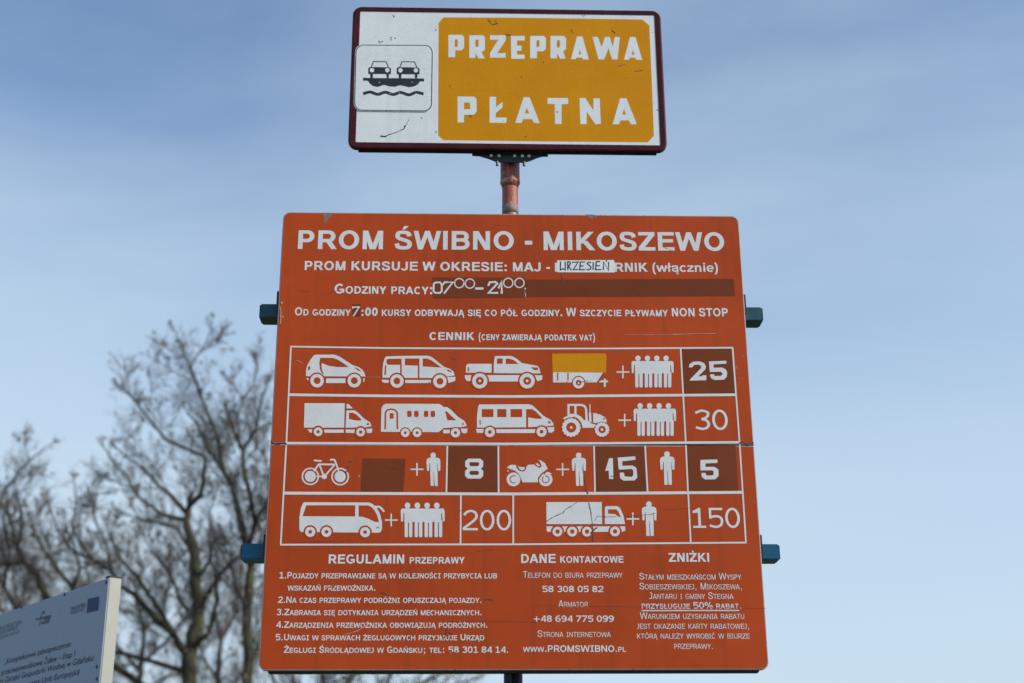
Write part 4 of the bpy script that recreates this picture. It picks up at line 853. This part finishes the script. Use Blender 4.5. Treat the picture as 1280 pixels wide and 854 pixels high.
# ------------------------------------------------------------------ pole
px_ = at(637.6, 230, .10).x; pxb = at(637.5, 848, PY + .05).x; pyc = .100
Pl = thing('sign_pole', 'round steel pole with peeling red paint carrying the price board and the upper sign', 'pole', (px_, pyc, 0))
zt = Z0 + zb + .62; zs = at(638, 230, pyc).z
bm = bmesh.new(); lathe(bm, [(.036, -.3), (.036, zs - .004), (.034, zs)], 0, 0, 32); bm_obj('shaft', bm, 'pole', Pl, smooth=True)
bm = bmesh.new(); lathe(bm, [(.0362, zs - .022), (.040, zs - .006), (.0445, zs), (.0455, zs + .006), (.0435, zs + .014), (.0435, zt)], 0, 0, 32); bm_obj('sleeve', bm, 'pole', Pl, smooth=True)
for p in Pl.children:
    if p.name.startswith(('shaft', 'sleeve')): pass
bm = bmesh.new(); zc_ = at(638, 264, pyc).z; lathe(bm, [(.0366, zc_ - .02), (.0366, zc_ + .022)], 0, 0, 32); bm_obj('clamp_band', bm, 'chip', Pl, smooth=True)
bm = bmesh.new(); lathe(bm, [(.0375, .0), (.0375, Z0 + .25)], 0, 0, 32); bm_obj('lower_casing', bm, 'dark_steel', Pl, smooth=True)  # added dark sleeve, puts the board's shade into the lower pole's colour
bm = bmesh.new(); lathe(bm, [(.12, -.05), (.12, .02), (.11, .03), (.04, .035)], 0, 0, 32); bm_obj('footing', bm, 'chip', Pl)
for zz in (bp(640, 389)[1] + Z0, bp(640, 690)[1] + Z0):       # collars where the tubes meet the pole
    bm = bmesh.new(); lathe(bm, [(.046, zz - .03), (.046, zz + .03)], 0, 0, 28); bm_obj('collar', bm, 'dark_steel', Pl, smooth=False)

# ------------------------------------------------------------------ information board at the left
P0 = CAM + ray(136, 724) * 7.0
dv = ray(-960, 1062); dv.z = 0; dv = -dv.normalized()                  # towards the near end
nv = Vector((dv.y, -dv.x, 0))                                          # out of the printed face
if nv.dot(CAM - P0) < 0: nv = -nv
ang = math.atan2(dv.y, dv.x)
IB = thing('information_board', 'pale blue-grey information board with dark blue print on a cream post, at the lower left', 'sign', (P0.x, P0.y, 0), ang)
def ip(px, py):
    p = onto(px, py, P0, nv) - P0; return (p.dot(dv), p.z + P0.z)
ztop = P0.z; zbot = ztop - 1.5; xl = -3.2
yb = lambda y: y     # local -y is the printed side
sgn = 1 if Vector((-sin(ang), cos(ang), 0)).dot(nv) < 0 else -1        # +y local points away from the viewer when sgn is 1
bm = bmesh.new(); box(bm, xl, -.001, 0, .004, zbot, ztop + .006); bm_obj('panel', bm, 'grey_sheet', IB)
tpost = .068
for xa in (-.046, xl + .0):
    bm = bmesh.new(); box(bm, xa, xa + .046, .0045, tpost, -.3, ztop + .011, .003); pst = bm_obj('post', bm, 'cream', IB)
    bm = bmesh.new(); box(bm, xa - .002, xa + .048, .001, tpost + .003, ztop + .0115, ztop + .019, .002); bm_obj('cap', bm, 'dark_steel', pst)
for zz in (ztop - .09, zbot + .05):
    bm = bmesh.new(); box(bm, xl + .05, -.0475, .0045, .045, zz - .02, zz + .02, .003); bm_obj('rail', bm, 'cream', IB)
zi = Z(0, 700, 5.544, ip)
for q in ((448, 240), (153, 328), (737, 155), (672, 740), (672, 825)):
    c = zi.p(q); bm = bmesh.new(); bmesh.ops.create_uvsphere(bm, u_segments=10, v_segments=6, radius=.009); 
    for v in bm.verts: v.co = Vector((c[0] + v.co.x, -.001 + v.co.y * .45, c[1] + v.co.z))
    bm_obj('screw', bm, 'dark_steel', IB)
def font_text(s, size, shear=.0, off=0.):
    cu = bpy.data.curves.new('txt', 'FONT'); cu.body = s; cu.size = size; cu.shear = shear; cu.offset = off; cu.resolution_u = 3
    to = bpy.data.objects.new('txt', cu); C.objects.link(to); dg = bpy.context.evaluated_depsgraph_get(); me = bpy.data.meshes.new_from_object(to.evaluated_get(dg))
    bpy.data.objects.remove(to); bpy.data.curves.remove(cu); return me
KX = .05
def itext(s, mt, p1, p0=None, size=None, y=-.0006, shear=.12, off=.0):
    me = font_text(s, 1., shear, off); xs = [v.co.x for v in me.vertices]; lo, hi = min(xs), max(xs); b = Vector(zi.p(p1)); 
    k = (b.x - zi.p(p0)[0]) / (hi - lo) if p0 else KX; ky = size or .043
    z_ = b.y
    for v in me.vertices: v.co = Vector((b.x + (v.co.x - hi) * k, y, z_ + v.co.y * ky))
    me.materials.clear(); o = link('lettering', me, mt, IB); return k
a_, b_ = zi.p((60, 697)), zi.p((488, 606))
k1 = itext('„Kompleksowe zabezpieczenie', 'ink', (488, 600), (30, 707), size=.043, off=.008)
KX = k1
k2 = itext('przeciwpowodziowe Żuław – Etap I', 'ink', (520, 668), (10, 785), size=.043, off=.008)
KX = (k1 + k2) / 2
itext('Regionalny Zarząd Gospodarki Wodnej w Gdańsku', 'ink', (648, 697), size=.0, off=.008)
itext('współfinansowany przez Unię Europejską', 'ink', (550, 793), size=.0, off=.008)
itext('UNIA EUROPEJSKA', 'grey_ink', (595, 322), (490, 348), size=.03, off=.012); itext('EUROPEJSKI FUNDUSZ', 'grey_ink', (590, 350), (490, 374), size=.024)
itext('INFRASTRUKTURA', 'grey_ink', (152, 440), (-30, 485), size=.03, off=.012); itext('I ŚRODOWISKO', 'grey_ink', (122, 480), (-30, 515), size=.03, off=.012); itext('NARODOWA STRATEGIA', 'grey_ink', (135, 508), (-30, 545), size=.024)
F = Flat(-.0006); F.poly(zi.l([(608, 270), (690, 252), (683, 350), (600, 370)])); F.build('flag_emblem', 'navy', IB)
F = Flat(-.0006, .00004); w = zi.w((300, 400), 7); F.stroke(zi.l([(250, 414), (355, 386)]), w * .8); F.stroke(zi.l(spline([(272, 460), (284, 400), (290, 375), (300, 360), (310, 372)], 4)), w)
F.stroke(zi.l([(290, 440), (340, 428)]), w); F.stroke(zi.l([(290, 425), (292, 440)]), w); F.stroke(zi.l([(305, 415), (350, 404)]), w); F.stroke(zi.l([(343, 405), (340, 430)]), w); F.stroke(zi.l([(318, 415), (315, 435)]), w)
F.build('crest_emblem', 'grey_ink', IB)
